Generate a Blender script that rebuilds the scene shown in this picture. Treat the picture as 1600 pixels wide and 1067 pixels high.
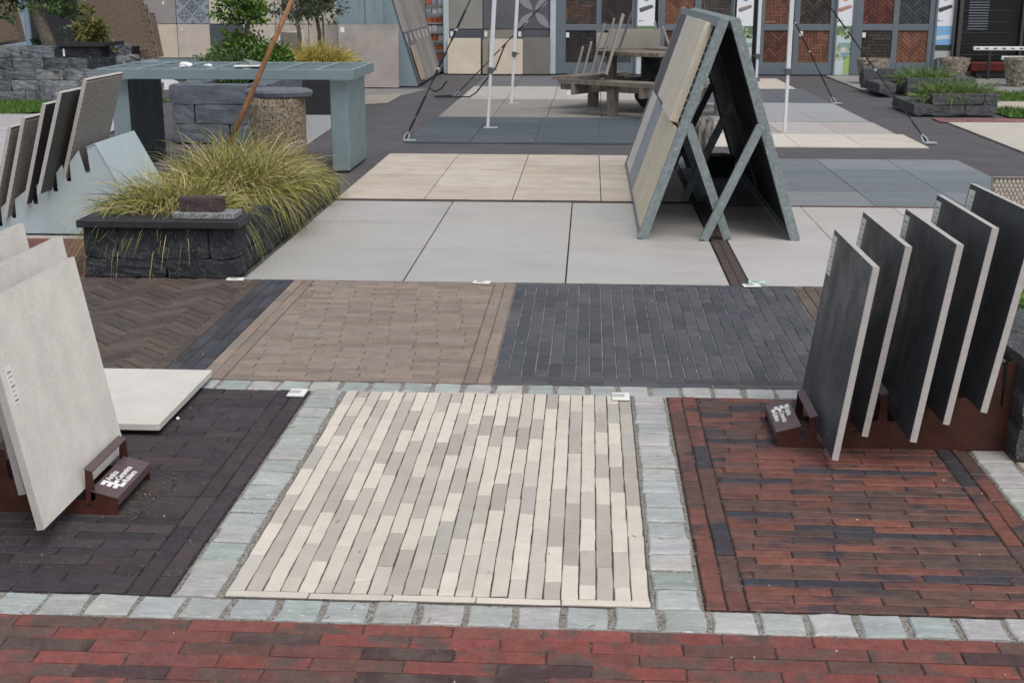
import bpy, bmesh, math, random
from mathutils import Vector, Matrix
R = random.Random(7)
S = bpy.context.scene
for o in list(bpy.data.objects):
    bpy.data.objects.remove(o)
COL = S.collection
rad = math.radians

# ------------------------------------------------------------------ camera, sky, sun, exposure
CAM_H, PITCH, YAW, FPX = 1.4225, 0.2700, 0.0589, 2022.4
cam_d = bpy.data.cameras.new('camera')
cam = bpy.data.objects.new('camera', cam_d)
COL.objects.link(cam)
cam.location = (0, 0, CAM_H)
cam.rotation_euler = (math.pi / 2 - PITCH, 0, YAW)
cam_d.sensor_width = 36
cam_d.lens = FPX / 1600 * 36
cam_d.clip_start = 0.05
cam_d.clip_end = 600
cam_d.dof.use_dof = True
cam_d.dof.focus_distance = 4.6
cam_d.dof.aperture_fstop = 13
S.camera = cam
S.render.resolution_x, S.render.resolution_y = 1024, 682

SUN_EL, SUN_AZ = rad(60), rad(150)      # azimuth measured from +Y towards +X
world = bpy.data.worlds.new('World')
S.world = world
world.use_nodes = True
wn, wl = world.node_tree.nodes, world.node_tree.links
wn.clear()
sky = wn.new('ShaderNodeTexSky')
sky.sky_type = 'NISHITA'
sky.sun_disc = False
sky.sun_elevation = SUN_EL
sky.sun_rotation = SUN_AZ
sky.dust_density = 4.0
sky.air_density = 1.0
hs = wn.new('ShaderNodeHueSaturation')
hs.inputs['Saturation'].default_value = 0.42
bg = wn.new('ShaderNodeBackground')
bg.inputs['Strength'].default_value = 0.15
wo = wn.new('ShaderNodeOutputWorld')
wl.new(sky.outputs[0], hs.inputs['Color'])
wl.new(hs.outputs[0], bg.inputs['Color'])
wl.new(bg.outputs[0], wo.inputs['Surface'])
sd = bpy.data.lights.new('sun', 'SUN')
sd.energy = 0.9
sd.angle = rad(28)
sd.color = (1.0, 0.965, 0.92)
sun = bpy.data.objects.new('sun', sd)
COL.objects.link(sun)
dirv = Vector((math.sin(SUN_AZ) * math.cos(SUN_EL), math.cos(SUN_AZ) * math.cos(SUN_EL), math.sin(SUN_EL)))
sun.rotation_euler = dirv.to_track_quat('Z', 'Y').to_euler()
S.view_settings.view_transform = 'Standard'
S.view_settings.look = 'None'
S.view_settings.gamma = 1
S.view_settings.use_curve_mapping = False
S.view_settings.exposure = 0.15

# ------------------------------------------------------------------ survey helpers: photo pixel (1600 wide) -> metres
_cp, _sp, _cy, _sy = math.cos(PITCH), math.sin(PITCH), math.cos(YAW), math.sin(YAW)
RT = Vector((_cy, _sy, 0))
FW = Vector((-_sy * _cp, _cy * _cp, -_sp))
UP = RT.cross(FW)
def ray(px, py):
    return FW + RT * ((px - 800) / FPX) + UP * ((533.5 - py) / FPX)
def G(px, py, z=0.0):
    d = ray(px, py)
    t = (z - CAM_H) / d.z
    return Vector((t * d.x, t * d.y, z))
def AY(px, py, Y):
    d = ray(px, py)
    t = Y / d.y
    return Vector((t * d.x, Y, CAM_H + t * d.z))

# ------------------------------------------------------------------ materials
def srgb(h):
    h = h.lstrip('#')
    v = [int(h[i:i + 2], 16) / 255 for i in (0, 2, 4)]
    return tuple(c / 12.92 if c <= .04045 else ((c + .055) / 1.055) ** 2.4 for c in v)
MATS = {}
def mat(name, color=(.5, .5, .5), src=None, var=.15, scale=12, rough=.8, bump=.25, bscale=180, bdist=.002, spec=.35,
        metal=0.0, mott=None, speck=None, stretch=(1, 1, 1), local=False, coat=0.0, wave=None, grain=.10, gscale=95):
    """color: albedo; src: None | 'obj' (object colour) | 'tint' (colour attribute).
    mott=(colour, scale, lo, hi, amount); speck=(colour, scale, threshold); wave=(scale, colour, amount)"""
    if name in MATS:
        return MATS[name]
    m = bpy.data.materials.new(name)
    m.use_nodes = True
    n, l = m.node_tree.nodes, m.node_tree.links
    p = n['Principled BSDF']
    if local:
        tc = n.new('ShaderNodeTexCoord')
        pos = tc.outputs['Object']
    else:
        ge = n.new('ShaderNodeNewGeometry')
        pos = ge.outputs['Position']
    mp = n.new('ShaderNodeMapping')
    mp.inputs['Scale'].default_value = stretch
    l.new(pos, mp.inputs['Vector'])
    vec = mp.outputs[0]
    def noise(sc, det=4, ro=.55, own=False):
        t = n.new('ShaderNodeTexNoise')
        if own:                         # every piece gets its own pattern
            t.noise_dimensions = '4D'
            oi_ = n.new('ShaderNodeObjectInfo')
            mm = n.new('ShaderNodeMath')
            mm.operation = 'MULTIPLY'
            mm.inputs[1].default_value = 60
            l.new(oi_.outputs['Random'], mm.inputs[0])
            l.new(mm.outputs[0], t.inputs['W'])
        t.inputs['Scale'].default_value = sc
        t.inputs['Detail'].default_value = det
        t.inputs['Roughness'].default_value = ro
        l.new(vec, t.inputs['Vector'])
        return t.outputs['Fac']
    def ramp(sock, lo, hi, a=0.0, b=1.0):
        r = n.new('ShaderNodeMapRange')
        r.inputs['From Min'].default_value = lo
        r.inputs['From Max'].default_value = hi
        r.inputs['To Min'].default_value = a
        r.inputs['To Max'].default_value = b
        l.new(sock, r.inputs['Value'])
        return r.outputs[0]
    def mix(fac, a, b, mode='MIX'):
        x = n.new('ShaderNodeMix')
        x.data_type = 'RGBA'
        x.blend_type = mode
        for s, v in ((x.inputs[0], fac), (x.inputs[6], a), (x.inputs[7], b)):
            if hasattr(v, 'default_value') or hasattr(v, 'is_linked'):
                l.new(v, s)
            else:
                s.default_value = v if isinstance(v, (int, float)) else (*v, 1)
        return x.outputs[2]
    if src == 'obj':
        oi = n.new('ShaderNodeObjectInfo')
        c = oi.outputs['Color']
    elif src == 'tint':
        at = n.new('ShaderNodeAttribute')
        at.attribute_name = 'tint'
        c = at.outputs['Color']
    else:
        rg = n.new('ShaderNodeRGB')
        rg.outputs[0].default_value = (*color, 1)
        c = rg.outputs[0]
    if mott:
        mc, ms, lo, hi, am = mott
        c = mix(ramp(noise(ms, 5, .55, src == 'obj'), lo, hi, 0, am), c, mc)
    if var:
        v = ramp(noise(scale, 5, .6), .3, .7, 1 - var, 1 + var)
        vc = n.new('ShaderNodeCombineColor')
        for i in range(3):
            l.new(v, vc.inputs[i])
        c = mix(1.0, c, vc.outputs[0], 'MULTIPLY')
    if grain:
        v = ramp(noise(gscale, 3, .7), .32, .68, 1 - grain * 1.6, 1 + grain * 1.6)
        vc = n.new('ShaderNodeCombineColor')
        for i in range(3):
            l.new(v, vc.inputs[i])
        c = mix(1.0, c, vc.outputs[0], 'MULTIPLY')
    if speck:
        sc_, ss, th = speck
        c = mix(ramp(noise(min(ss, 150), 2, .5), th - .055, th + .0), c, sc_)
    if wave:
        ws, wc, wa = wave
        w = n.new('ShaderNodeTexWave')
        w.inputs['Scale'].default_value = ws
        w.inputs['Distortion'].default_value = 6
        w.inputs['Detail'].default_value = 4
        w.inputs['Detail Scale'].default_value = 1.6
        l.new(vec, w.inputs['Vector'])
        c = mix(ramp(w.outputs['Fac'], .62, .95, 0, wa), c, wc)
    l.new(c, p.inputs['Base Color'])
    rr = ramp(noise(scale * 1.7, 3), .3, .7, max(.05, rough - .1), min(1, rough + .1))
    l.new(rr, p.inputs['Roughness'])
    p.inputs['Specular IOR Level'].default_value = spec
    p.inputs['Metallic'].default_value = metal
    p.inputs['Coat Weight'].default_value = coat
    if bump:
        b = n.new('ShaderNodeBump')
        b.inputs['Strength'].default_value = bump
        b.inputs['Distance'].default_value = bdist * 1.6
        l.new(noise(min(bscale, 170), 5, .7), b.inputs['Height'])
        l.new(b.outputs[0], p.inputs['Normal'])
    MATS[name] = m
    return m

M_asphalt = mat('dark_asphalt', (.088, .083, .090), var=.16, scale=3, bump=.5, bscale=260, bdist=.003, rough=.85, speck=((.16, .155, .16), 330, .68))
M_sand = mat('joint_sand', (.30, .285, .255), var=.35, scale=90, bump=.9, bscale=420, bdist=.004, rough=.95, spec=.1, speck=((.07, .065, .06), 300, .62))
M_dkjoint = mat('dark_joint', (.045, .042, .04), var=.5, scale=40, bump=.8, bscale=400, bdist=.004, rough=.95, spec=.1, speck=((.35, .32, .27), 120, .70))
M_midjoint = mat('brown_joint', (.10, .085, .07), var=.5, scale=40, bump=.8, bscale=400, bdist=.004, rough=.95, spec=.1, speck=((.36, .33, .27), 130, .66))
M_red = mat('red_brick', src='obj', var=.18, scale=26, mott=((.105, .076, .068), 9, .49, .58, .9), bump=.7, bscale=330, bdist=.002, rough=.85, spec=.25, speck=((.40, .33, .29), 520, .775))
M_redbrown = mat('red_brown_brick', src='obj', var=.25, scale=22, mott=((.042, .038, .048), 7, .53, .64, .85), bump=.6, bscale=300, bdist=.002, rough=.6, spec=.35, stretch=(1, 1.2, 1), speck=((.40, .33, .28), 420, .79))
M_cream = mat('cream_brick', src='obj', var=.06, scale=14, bump=.45, bscale=420, bdist=.001, rough=.85, spec=.25, mott=((.45, .415, .37), 9, .55, .8, .3), grain=.022)
M_dkbrown = mat('dark_brown_brick', src='obj', var=.2, scale=20, bump=.7, bscale=320, bdist=.002, rough=.7, spec=.3, speck=((.30, .28, .27), 420, .74))
M_taupe = mat('taupe_brick', src='obj', var=.12, scale=16, bump=.6, bscale=320, bdist=.0015, rough=.85, spec=.2, speck=((.5, .46, .42), 420, .75))
M_anth = mat('anthracite_brick', src='obj', var=.16, scale=14, bump=.6, bscale=320, bdist=.0015, rough=.7, spec=.3, mott=((.11, .108, .115), 5, .55, .75, .35))
M_cobble = mat('green_grey_sandstone', src='obj', var=.16, scale=18, bump=.6, bscale=160, bdist=.003, rough=.75, spec=.3, mott=((.50, .53, .53), 22, .54, .72, .5), speck=((.62, .65, .64), 70, .735), stretch=(.45, 1.6, 1))
M_tile = mat('outdoor_tile', src='obj', var=.06, scale=2.4, bump=.15, bscale=600, bdist=.0006, rough=.55, spec=.35, mott=((.26, .245, .225), 3.2, .52, .8, .22), stretch=(.8, 1.5, 1), grain=.035, gscale=60, speck=((.20, .19, .17), 60, .80))
M_beige = mat('beige_marbled_tile', src='obj', var=.12, scale=3.2, bump=.15, bscale=500, bdist=.0006, rough=.5, spec=.35, mott=((.40, .30, .235), 4.2, .50, .70, .55), stretch=(.9, 1.6, 1), grain=.05, gscale=40)
M_slate = mat('slate_tile', src='obj', var=.12, scale=4, bump=.3, bscale=260, bdist=.001, rough=.6, spec=.3, stretch=(.4, 2.5, 1))
M_basalt = mat('dark_split_stone', (.040, .044, .050), var=.4, scale=16, bump=1, bscale=60, bdist=.012, rough=.85, spec=.3, mott=((.085, .092, .10), 7, .5, .7, .6), speck=((.30, .31, .33), 190, .72))
M_cap = mat('dark_coping', (.026, .027, .031), var=.2, scale=20, bump=.2, bscale=300, rough=.55, spec=.35)
M_black_face = mat('black_slate_glaze', (.048, .055, .066), var=.45, scale=6, bump=.25, bscale=90, bdist=.002, rough=.42, spec=.5, local=True, mott=((.085, .09, .10), 4, .5, .8, .75), speck=((.24, .25, .26), 90, .71))
M_edge = mat('porcelain_body_edge', (.43, .41, .39), var=.06, scale=40, bump=.2, bscale=300, rough=.75, grain=.04)
M_lime = mat('limestone_glaze', (.69, .66, .605), var=.09, scale=10, bump=.35, bscale=160, bdist=.0015, rough=.6, spec=.3, local=True, mott=((.70, .685, .65), 22, .55, .75, .6), speck=((.42, .38, .32), 130, .76), grain=.05)
M_rust = mat('rust_brown_coating', (.060, .018, .012), var=.35, scale=14, bump=.3, bscale=300, bdist=.001, rough=.5, spec=.4, mott=((.03, .012, .010), 6, .5, .7, .5))
M_rusttop = mat('mauve_brown_coating', (.105, .070, .074), var=.06, scale=14, bump=.2, bscale=400, bdist=.0006, rough=.45, spec=.45, grain=.03)
M_white = mat('white_print', (.78, .78, .77), var=.03, bump=0, rough=.6, grain=0)
M_paper = mat('white_card', (.74, .75, .70), var=.05, scale=30, bump=.1, rough=.6, grain=0)
M_ink = mat('grey_ink', (.22, .22, .22), var=0, bump=0, rough=.7, grain=0)
M_galv = mat('galvanised_steel', (.215, .255, .262), var=.28, scale=38, bump=.12, bscale=160, rough=.5, spec=.5, metal=.2, speck=((.36, .40, .41), 45, .715), grain=.08, gscale=120)
M_darkback = mat('dark_backing_sheet', (.03, .035, .036), var=.25, scale=10, bump=.1, rough=.65)
M_green_steel = mat('blue_green_painted_steel', (.185, .245, .262), var=.08, scale=5, bump=.08, bscale=300, rough=.45, spec=.45, mott=((.26, .31, .32), 3, .55, .8, .35), grain=.03)
M_paleblue = mat('pale_blue_sheet_metal', (.42, .50, .53), var=.06, scale=6, bump=.06, bscale=200, rough=.45, spec=.45, mott=((.52, .58, .60), 9, .55, .75, .5), grain=.03)
M_shed = mat('blue_grey_sheet_metal', (.21, .275, .305), var=.08, scale=3, bump=.06, rough=.5, spec=.4, grain=.03)
M_frame = mat('blue_grey_frame', (.125, .150, .175), var=.06, scale=4, bump=.05, rough=.45, spec=.4, grain=.03)
M_wood = mat('weathered_wood', (.20, .175, .145), var=.35, scale=16, bump=.6, bscale=90, bdist=.003, rough=.85, spec=.2, stretch=(1, 1, .35), mott=((.10, .085, .07), 6, .5, .7, .6))
M_stick = mat('brown_wood_stake', (.24, .115, .05), var=.25, scale=20, bump=.4, bscale=120, rough=.6, stretch=(1, 1, .2))
M_alu = mat('white_aluminium_pole', (.62, .64, .66), var=.04, scale=10, bump=.03, rough=.35, spec=.5, grain=0)
M_alu2 = mat('silver_aluminium', (.50, .52, .53), var=.06, scale=10, bump=.05, rough=.35, metal=.3, grain=0)
M_blackplastic = mat('black_webbing', (.014, .014, .016), var=.3, scale=60, bump=.2, rough=.65)
M_greyplastic = mat('grey_plastic', (.085, .095, .10), var=.1, bump=.05, rough=.5, grain=0)
M_leaf = mat('leaf', src='tint', var=.2, scale=30, bump=0, rough=.55, spec=.35, grain=0)
M_blade = mat('sedge_blade', src='tint', var=.15, scale=40, bump=0, rough=.6, spec=.3, grain=0)
M_bark = mat('olive_bark', (.20, .17, .14), var=.4, scale=22, bump=.9, bscale=60, bdist=.01, rough=.9, spec=.15)
M_pebble = mat('white_pebble', src='tint', var=.15, scale=60, bump=.2, rough=.8)
M_lawn = mat('lawn_soil', (.05, .085, .018), var=.3, scale=20, bump=.6, bscale=200, rough=.95, spec=.1)
M_soil = mat('soil', (.035, .028, .022), var=.4, scale=30, bump=1, bscale=120, bdist=.01, rough=1, spec=.05)
M_brickface = mat('sample_brick', src='tint', var=.2, scale=25, bump=.4, bscale=200, rough=.8, spec=.2)
M_solid = mat('display_tile', src='obj', var=.09, scale=4, bump=.15, bscale=200, rough=.55, spec=.3, mott=((.30, .285, .265), 2.2, .5, .85, .22))
M_glass = mat('dark_showroom_glass', (.012, .014, .016), var=.2, scale=2, bump=0, rough=.08, spec=.6, grain=0)
M_cream_wall = mat('cream_render', (.62, .585, .52), var=.05, scale=3, bump=.2, bscale=120, rough=.9)
M_cladding = mat('grey_cladding', (.16, .175, .19), var=.06, scale=3, bump=.1, rough=.6)
M_pot = mat('pebble_pot', (.36, .315, .265), var=.5, scale=16, bump=1, bscale=26, bdist=.03, rough=.85, mott=((.12, .10, .08), 15, .50, .64, .8))
M_column = mat('pitted_stone', (.30, .245, .18), var=.35, scale=28, bump=1, bscale=70, bdist=.012, rough=.9, spec=.15, speck=((.07, .055, .04), 85, .60), mott=((.40, .36, .29), 5, .5, .7, .5))
M_slatecap = mat('slate_cap', (.13, .145, .17), var=.25, scale=10, bump=.5, bscale=60, bdist=.004, rough=.6)
M_plain = mat('coloured_print', src='tint', var=.05, scale=20, bump=0, rough=.5, grain=0)
M_obj = mat('painted', src='obj', var=.08, scale=8, bump=.1, rough=.6)

# ------------------------------------------------------------------ mesh helpers
class MB:
    def __init__(s):
        s.v, s.f, s.mi, s.c = [], [], [], []
    def add(s, vs, fs, mi=0, col=None, M=None):
        o = len(s.v)
        s.v += [(M @ Vector(v))[:] if M else tuple(v) for v in vs]
        for f in fs:
            s.f.append(tuple(i + o for i in f))
            s.mi.append(mi)
            s.c.append(col)
        return s
    def box(s, c, d, M=None, mi=0, col=None, bev=0.0):
        x, y, z = (k / 2 for k in d)
        T = (M or Matrix.Identity(4)) @ Matrix.Translation(c)
        if bev <= 0:
            vs = [(sx * x, sy * y, sz * z) for sz in (-1, 1) for sy in (-1, 1) for sx in (-1, 1)]
            fs = [(0, 2, 3, 1), (4, 5, 7, 6), (0, 1, 5, 4), (2, 6, 7, 3), (0, 4, 6, 2), (1, 3, 7, 5)]
            return s.add(vs, fs, mi, col, T)
        b = min(bev, x * .9, y * .9, z * .9)
        bm = bmesh.new()
        bmesh.ops.create_cube(bm, size=1)
        for v in bm.verts:
            v.co = Vector((v.co.x * 2 * x, v.co.y * 2 * y, v.co.z * 2 * z))
        bmesh.ops.bevel(bm, geom=bm.edges[:], offset=b, segments=1, affect='EDGES')
        bm.verts.index_update()
        vs = [v.co[:] for v in bm.verts]
        fs = [tuple(v.index for v in f.verts) for f in bm.faces]
        bm.free()
        return s.add(vs, fs, mi, col, T)
    def beam(s, a, b, w, h, mi=0, col=None, up=(0, 0, 1), bev=0.0):
        a, b = Vector(a), Vector(b)
        d = b - a
        L = d.length
        z = d.normalized()
        u = Vector(up)
        if abs(z.dot(u)) > .98:
            u = Vector((0, 1, 0))
        x = u.cross(z).normalized()
        y = z.cross(x)
        M = Matrix((x, y, z)).transposed().to_4x4()
        M.translation = (a + b) / 2
        return s.box((0, 0, 0), (w, h, L), M, mi, col, bev)
    def tube(s, pts, r, n=8, mi=0, col=None, cap=True):
        pts = [Vector(p) for p in pts]
        rs = r if isinstance(r, (list, tuple)) else [r] * len(pts)
        vs, fs = [], []
        px = None
        for i, p in enumerate(pts):
            d = (pts[min(i + 1, len(pts) - 1)] - pts[max(i - 1, 0)]).normalized()
            u = Vector((0, 0, 1)) if abs(d.z) < .95 else Vector((0, 1, 0))
            x = d.cross(u).normalized() if px is None else (px - d * px.dot(d)).normalized()
            px = x
            y = d.cross(x)
            for k in range(n):
                a = 2 * math.pi * k / n
                vs.append(p + (x * math.cos(a) + y * math.sin(a)) * rs[i])
        for i in range(len(pts) - 1):
            for k in range(n):
                k2 = (k + 1) % n
                fs.append((i * n + k, i * n + k2, (i + 1) * n + k2, (i + 1) * n + k))
        if cap:
            fs.append(tuple(reversed(range(n))))
            fs.append(tuple((len(pts) - 1) * n + k for k in range(n)))
        return s.add(vs, fs, mi, col)
    def lathe(s, prof, c=(0, 0, 0), n=24, wob=0.0, rng=None, mi=0):
        vs, fs = [], []
        for (r, z) in prof:
            for k in range(n):
                a = 2 * math.pi * k / n
                rr = r * (1 + (rng.uniform(-wob, wob) if rng else 0))
                vs.append((c[0] + rr * math.cos(a), c[1] + rr * math.sin(a), c[2] + z))
        for i in range(len(prof) - 1):
            for k in range(n):
                k2 = (k + 1) % n
                fs.append((i * n + k, i * n + k2, (i + 1) * n + k2, (i + 1) * n + k))
        fs.append(tuple(reversed(range(n))))
        fs.append(tuple((len(prof) - 1) * n + k for k in range(n)))
        return s.add(vs, fs, mi)
    def prism(s, poly, a, b, axis='y', mi=0, col=None, M=None):
        """poly in the plane across `axis`, extruded from a to b."""
        n = len(poly)
        def P(u, v, t):
            return {'y': (u, t, v), 'z': (u, v, t), 'x': (t, u, v)}[axis]
        vs = [P(u, v, a) for u, v in poly] + [P(u, v, b) for u, v in poly]
        fs = [tuple(range(n)), tuple(reversed(range(n, 2 * n)))]
        fs += [(i, i + n, (i + 1) % n + n, (i + 1) % n) for i in range(n)]
        return s.add(vs, fs, mi, col, M)
    def mesh(s, name, mats):
        me = bpy.data.meshes.new(name)
        me.from_pydata(s.v, [], s.f)
        for m in (mats if isinstance(mats, (list, tuple)) else [mats]):
            me.materials.append(m)
        me.polygons.foreach_set('material_index', s.mi)
        if any(c is not None for c in s.c):
            at = me.color_attributes.new('tint', 'FLOAT_COLOR', 'CORNER')
            buf = []
            for p, c in zip(me.polygons, s.c):
                buf += list((*(c or (.5, .5, .5)), 1.0)) * p.loop_total
            at.data.foreach_set('color', buf)
        bm = bmesh.new()
        bm.from_mesh(me)
        bmesh.ops.recalc_face_normals(bm, faces=bm.faces)
        bm.to_mesh(me)
        bm.free()
        me.update()
        return me
    def build(s, name, mats, parent=None, smooth=False, kind=None, color=None):
        me = s.mesh(name, mats)
        if smooth:
            me.polygons.foreach_set('use_smooth', [True] * len(me.polygons))
        return link(name, me, parent, kind, color)

def link(name, me, parent=None, kind=None, color=None):
    o = bpy.data.objects.new(name, me)
    COL.objects.link(o)
    if parent:
        o.parent = parent
    if kind:
        o['kind'] = kind
    if color:
        o.color = (*color, 1)
    return o
def tag(o, label, cat, group=None):
    o['label'] = label
    o['category'] = cat
    if group:
        o['group'] = group
    return o
def thing(name, loc, label, cat, group=None, rz=0):
    o = bpy.data.objects.new(name, None)
    COL.objects.link(o)
    o.location = loc
    o.rotation_euler = (0, 0, rz)
    o.empty_display_size = .1
    return tag(o, label, cat, group)
def jit(c, a, rng=R):
    k = 1 + rng.uniform(-a, a)
    return tuple(max(0, min(1, x * k * (1 + rng.uniform(-a, a) * .25))) for x in c)

def inset(poly, d):
    n = len(poly)
    out = []
    for i in range(n):
        p0, p1, p2 = Vector(poly[i - 1]), Vector(poly[i]), Vector(poly[(i + 1) % n])
        e1, e2 = (p1 - p0).normalized(), (p2 - p1).normalized()
        n1, n2 = Vector((-e1.y, e1.x)), Vector((-e2.y, e2.x))
        b = n1 + n2
        k = max(.35, 1 + n1.dot(n2))
        out.append(p1 + b * (d / k))
    return out
def piece_mesh(name, poly, m, h=.035, ch=.004, jz=.0):
    """paving piece: CCW outline, chamfered top at z=0, sides down to -h"""
    n = len(poly)
    ti = inset(poly, ch)
    vs = [(x, y, -h) for x, y in poly] + [(x, y, -ch * .8) for x, y in poly]
    vs += [(p.x, p.y, R.uniform(-jz, jz)) for p in ti]
    fs = []
    for i in range(n):
        j = (i + 1) % n
        fs.append((i, j, n + j, n + i))
        fs.append((n + i, n + j, 2 * n + j, 2 * n + i))
    fs.append(tuple(range(2 * n, 3 * n)))
    me = bpy.data.meshes.new(name)
    me.from_pydata(vs, [], fs)
    me.materials.append(m)
    me.update()
    return me
CACHE = {}
def rect_piece(name, lx, ly, m, ch, wob, h=.035):
    key = (name, round(lx, 3), round(ly, 3), m.name, R.randrange(7))
    if key not in CACHE:
        x, y = lx / 2, ly / 2
        pts = []
        c = [(-x, -y), (x, -y), (x, y), (-x, y)]
        for i in range(4):
            a, b = c[i], c[(i + 1) % 4]
            k = 4 if math.hypot(a[0] - b[0], a[1] - b[1]) > .12 and wob > .0008 else 2
            for q in range(k):
                f = q / k + (R.uniform(-.08, .08) if q else 0)
                pts.append((a[0] + (b[0] - a[0]) * f, a[1] + (b[1] - a[1]) * f))
        pts = [(u + R.uniform(-wob, wob), v + R.uniform(-wob, wob)) for u, v in pts]
        CACHE[key] = piece_mesh(name, pts, m, h, ch, wob * .4)
    return CACHE[key]
def lay(parent, name, rects, m, colf, ch=.003, wob=.0012, dz=.0012, limit=300, h=.035, tilt=.004):
    """rects: (cx, cy, lx, ly[, rz]); nearest `limit` become parts, the rest one stuff part"""
    rects = sorted(rects, key=lambda r: (0 if abs(r[0]) < .42 * r[1] + .55 and r[1] > 2.2 else 1, r[0] ** 2 + r[1] ** 2))
    for r in rects[:limit]:
        o = link(name, rect_piece(name, r[2], r[3], m, ch, wob, h), parent, None, colf(r))
        o.location = (r[0], r[1], R.uniform(-dz, dz))
        o.rotation_euler = (R.uniform(-tilt, tilt), R.uniform(-tilt, tilt), (r[4] if len(r) > 4 else 0) + R.uniform(-tilt, tilt) * 1.5)
    return rects[limit:]
def bond(x0, x1, y0, y1, L, W, j, axis='x', shift='third', rng=R, je=None):
    """running courses along axis inside the rectangle, pieces cut at the ends"""
    out = []
    if axis == 'x':
        a0, a1, b0, b1 = x0, x1, y0, y1
    else:
        a0, a1, b0, b1 = y0, y1, x0, x1
    nc = max(1, round((b1 - b0) / (W + j)))
    pitch = (b1 - b0) / nc
    for k in range(nc):
        off = {'half': (k % 2) * .5, 'third': (k * .31) % 1, 'rand': rng.random(), 'soft': (k % 2) * .5 + rng.uniform(-.12, .12), 'wild': (k * .43 + rng.uniform(-.16, .16)) % 1, 'drift': (k * .53 + rng.uniform(-.05, .05)) % 1, 'quarter': (k * .47 + rng.uniform(-.06, .06)) % 1, 'none': 0}[shift] * (L + j)
        t = a0 - off
        while t < a1 - .01:
            s, e = max(t, a0), min(t + L, a1)
            if a1 - e < .035:
                e = a1
            if e - s > .012:
                c, w = (s + e) / 2, b0 + (k + .5) * pitch
                out.append((c, w, e - s, pitch - j) if axis == 'x' else (w, c, pitch - j, e - s))
            if e >= a1:
                break
            t += L + (j if je is None else je)
    return out
def sheet(name, x0, x1, y0, y1, z, m, kind='structure', label=None, parent=None):
    b = MB()
    b.add([(x0, y0, z), (x1, y0, z), (x1, y1, z), (x0, y1, z)], [(0, 1, 2, 3)])
    o = b.build(name, m, parent, kind=kind)
    if label:
        o['label'] = label
    return o
def pick(*cs, a=.1):
    return lambda r=None: jit(R.choice(cs), a)

# ------------------------------------------------------------------ SETTING: ground and paving
b = MB()
b.add([(-250, -60, -.017), (250, -60, -.017), (250, 400, -.017), (-250, 400, -.017)], [(0, 1, 2, 3)])
b.build('road', M_asphalt, kind='structure')['label'] = 'dark grey asphalt lane running round the paving samples'

# front red brick paving
rp = sheet('red_brick_paving', -3.2, 3.2, 1.45, 2.683, -.005, M_midjoint, label='red clay brick paving in the foreground')
RED = [(.215, .070, .060), (.19, .073, .062), (.165, .068, .060), (.14, .070, .062), (.225, .075, .064)]
rects = bond(-3.2, 3.2, 1.45, 2.68, .2, .0497, .0030, 'x', 'drift')
rest = lay(rp, 'brick', rects, M_red, lambda r: jit(R.choice(RED) if R.random() > .13 else (.075, .045, .046), .12), ch=.003, wob=.0014)
b = MB()
for r in rest:
    b.box((r[0], r[1], -.0175), (r[2], r[3], .035), None, 0, jit(R.choice(RED), .12), bev=.003)
b.build('brick_field', mat('red_brick_joined', src='tint', var=.22, scale=26, mott=((.105, .074, .066), 14, .46, .60, .9), bump=.7, bscale=330, bdist=.002, rough=.85, spec=.25), rp, kind='stuff')

# sandstone cobble edging
ce = sheet('cobble_edging', -3.2, 3.2, 2.683, 2.797, -.006, M_sand, label='edging of grey green sandstone setts around the brick samples')
COB = [(.40, .385, .385), (.42, .405, .40), (.325, .36, .345), (.36, .385, .375), (.385, .405, .40), (.30, .335, .32), (.40, .395, .375), (.35, .365, .34), (.40, .41, .405), (.34, .36, .36)]
cobs = []
x = -3.15
while x < 3.2:
    cobs.append((x, 2.739 + R.uniform(-.003, .003), 0.098 + R.uniform(-.007, .005), .100 + R.uniform(-.004, .003), R.uniform(-.02, .02)))
    x += .113
ce2 = sheet('cobble_edging', -3.2, 1.33, 4.43, 4.543, -.006, M_sand, label='row of grey green setts behind the cream brick sample')
x = -3.1
cob2 = []
while x < 1.3:
    cob2.append((x, 4.486 + R.uniform(-.003, .003), 0.099 + R.uniform(-.007, .005), .100 + R.uniform(-.004, .003), R.uniform(-.02, .02)))
    x += .113
def column_of_setts(x0, y0, y1, skew=0):
    out = []
    y = y0 + .05
    while y < y1 - .03:
        out.append((x0 + skew * (y - y0) + R.uniform(-.002, .002), y, .104 + R.uniform(-.005, .004), .094 + R.uniform(-.006, .004), R.uniform(-.015, .015)))
        y += .103
    return out
ce3 = sheet('cobble_edging', -.992, -.862, 2.797, 4.43, -.006, M_sand, label='column of grey green setts left of the cream brick sample')
ce4 = sheet('cobble_edging', .166, .291, 2.797, 4.43, -.006, M_sand, label='column of grey green setts right of the cream brick sample')
ce5 = sheet('cobble_edging', 1.212, 1.33, 2.797, 4.43, -.006, M_sand, label='column of pale setts right of the red brown brick sample')
for root, rr in ((ce, cobs), (ce2, cob2), (ce3, column_of_setts(-.931, 2.797, 4.43)), (ce4, column_of_setts(.228, 2.797, 4.43)), (ce5, column_of_setts(1.27, 2.797, 4.43))):
    lay(root, 'sett', rr, M_cobble, pick(*COB, a=.08), ch=.0045, wob=.0035, dz=.0015, tilt=.010)

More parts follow.
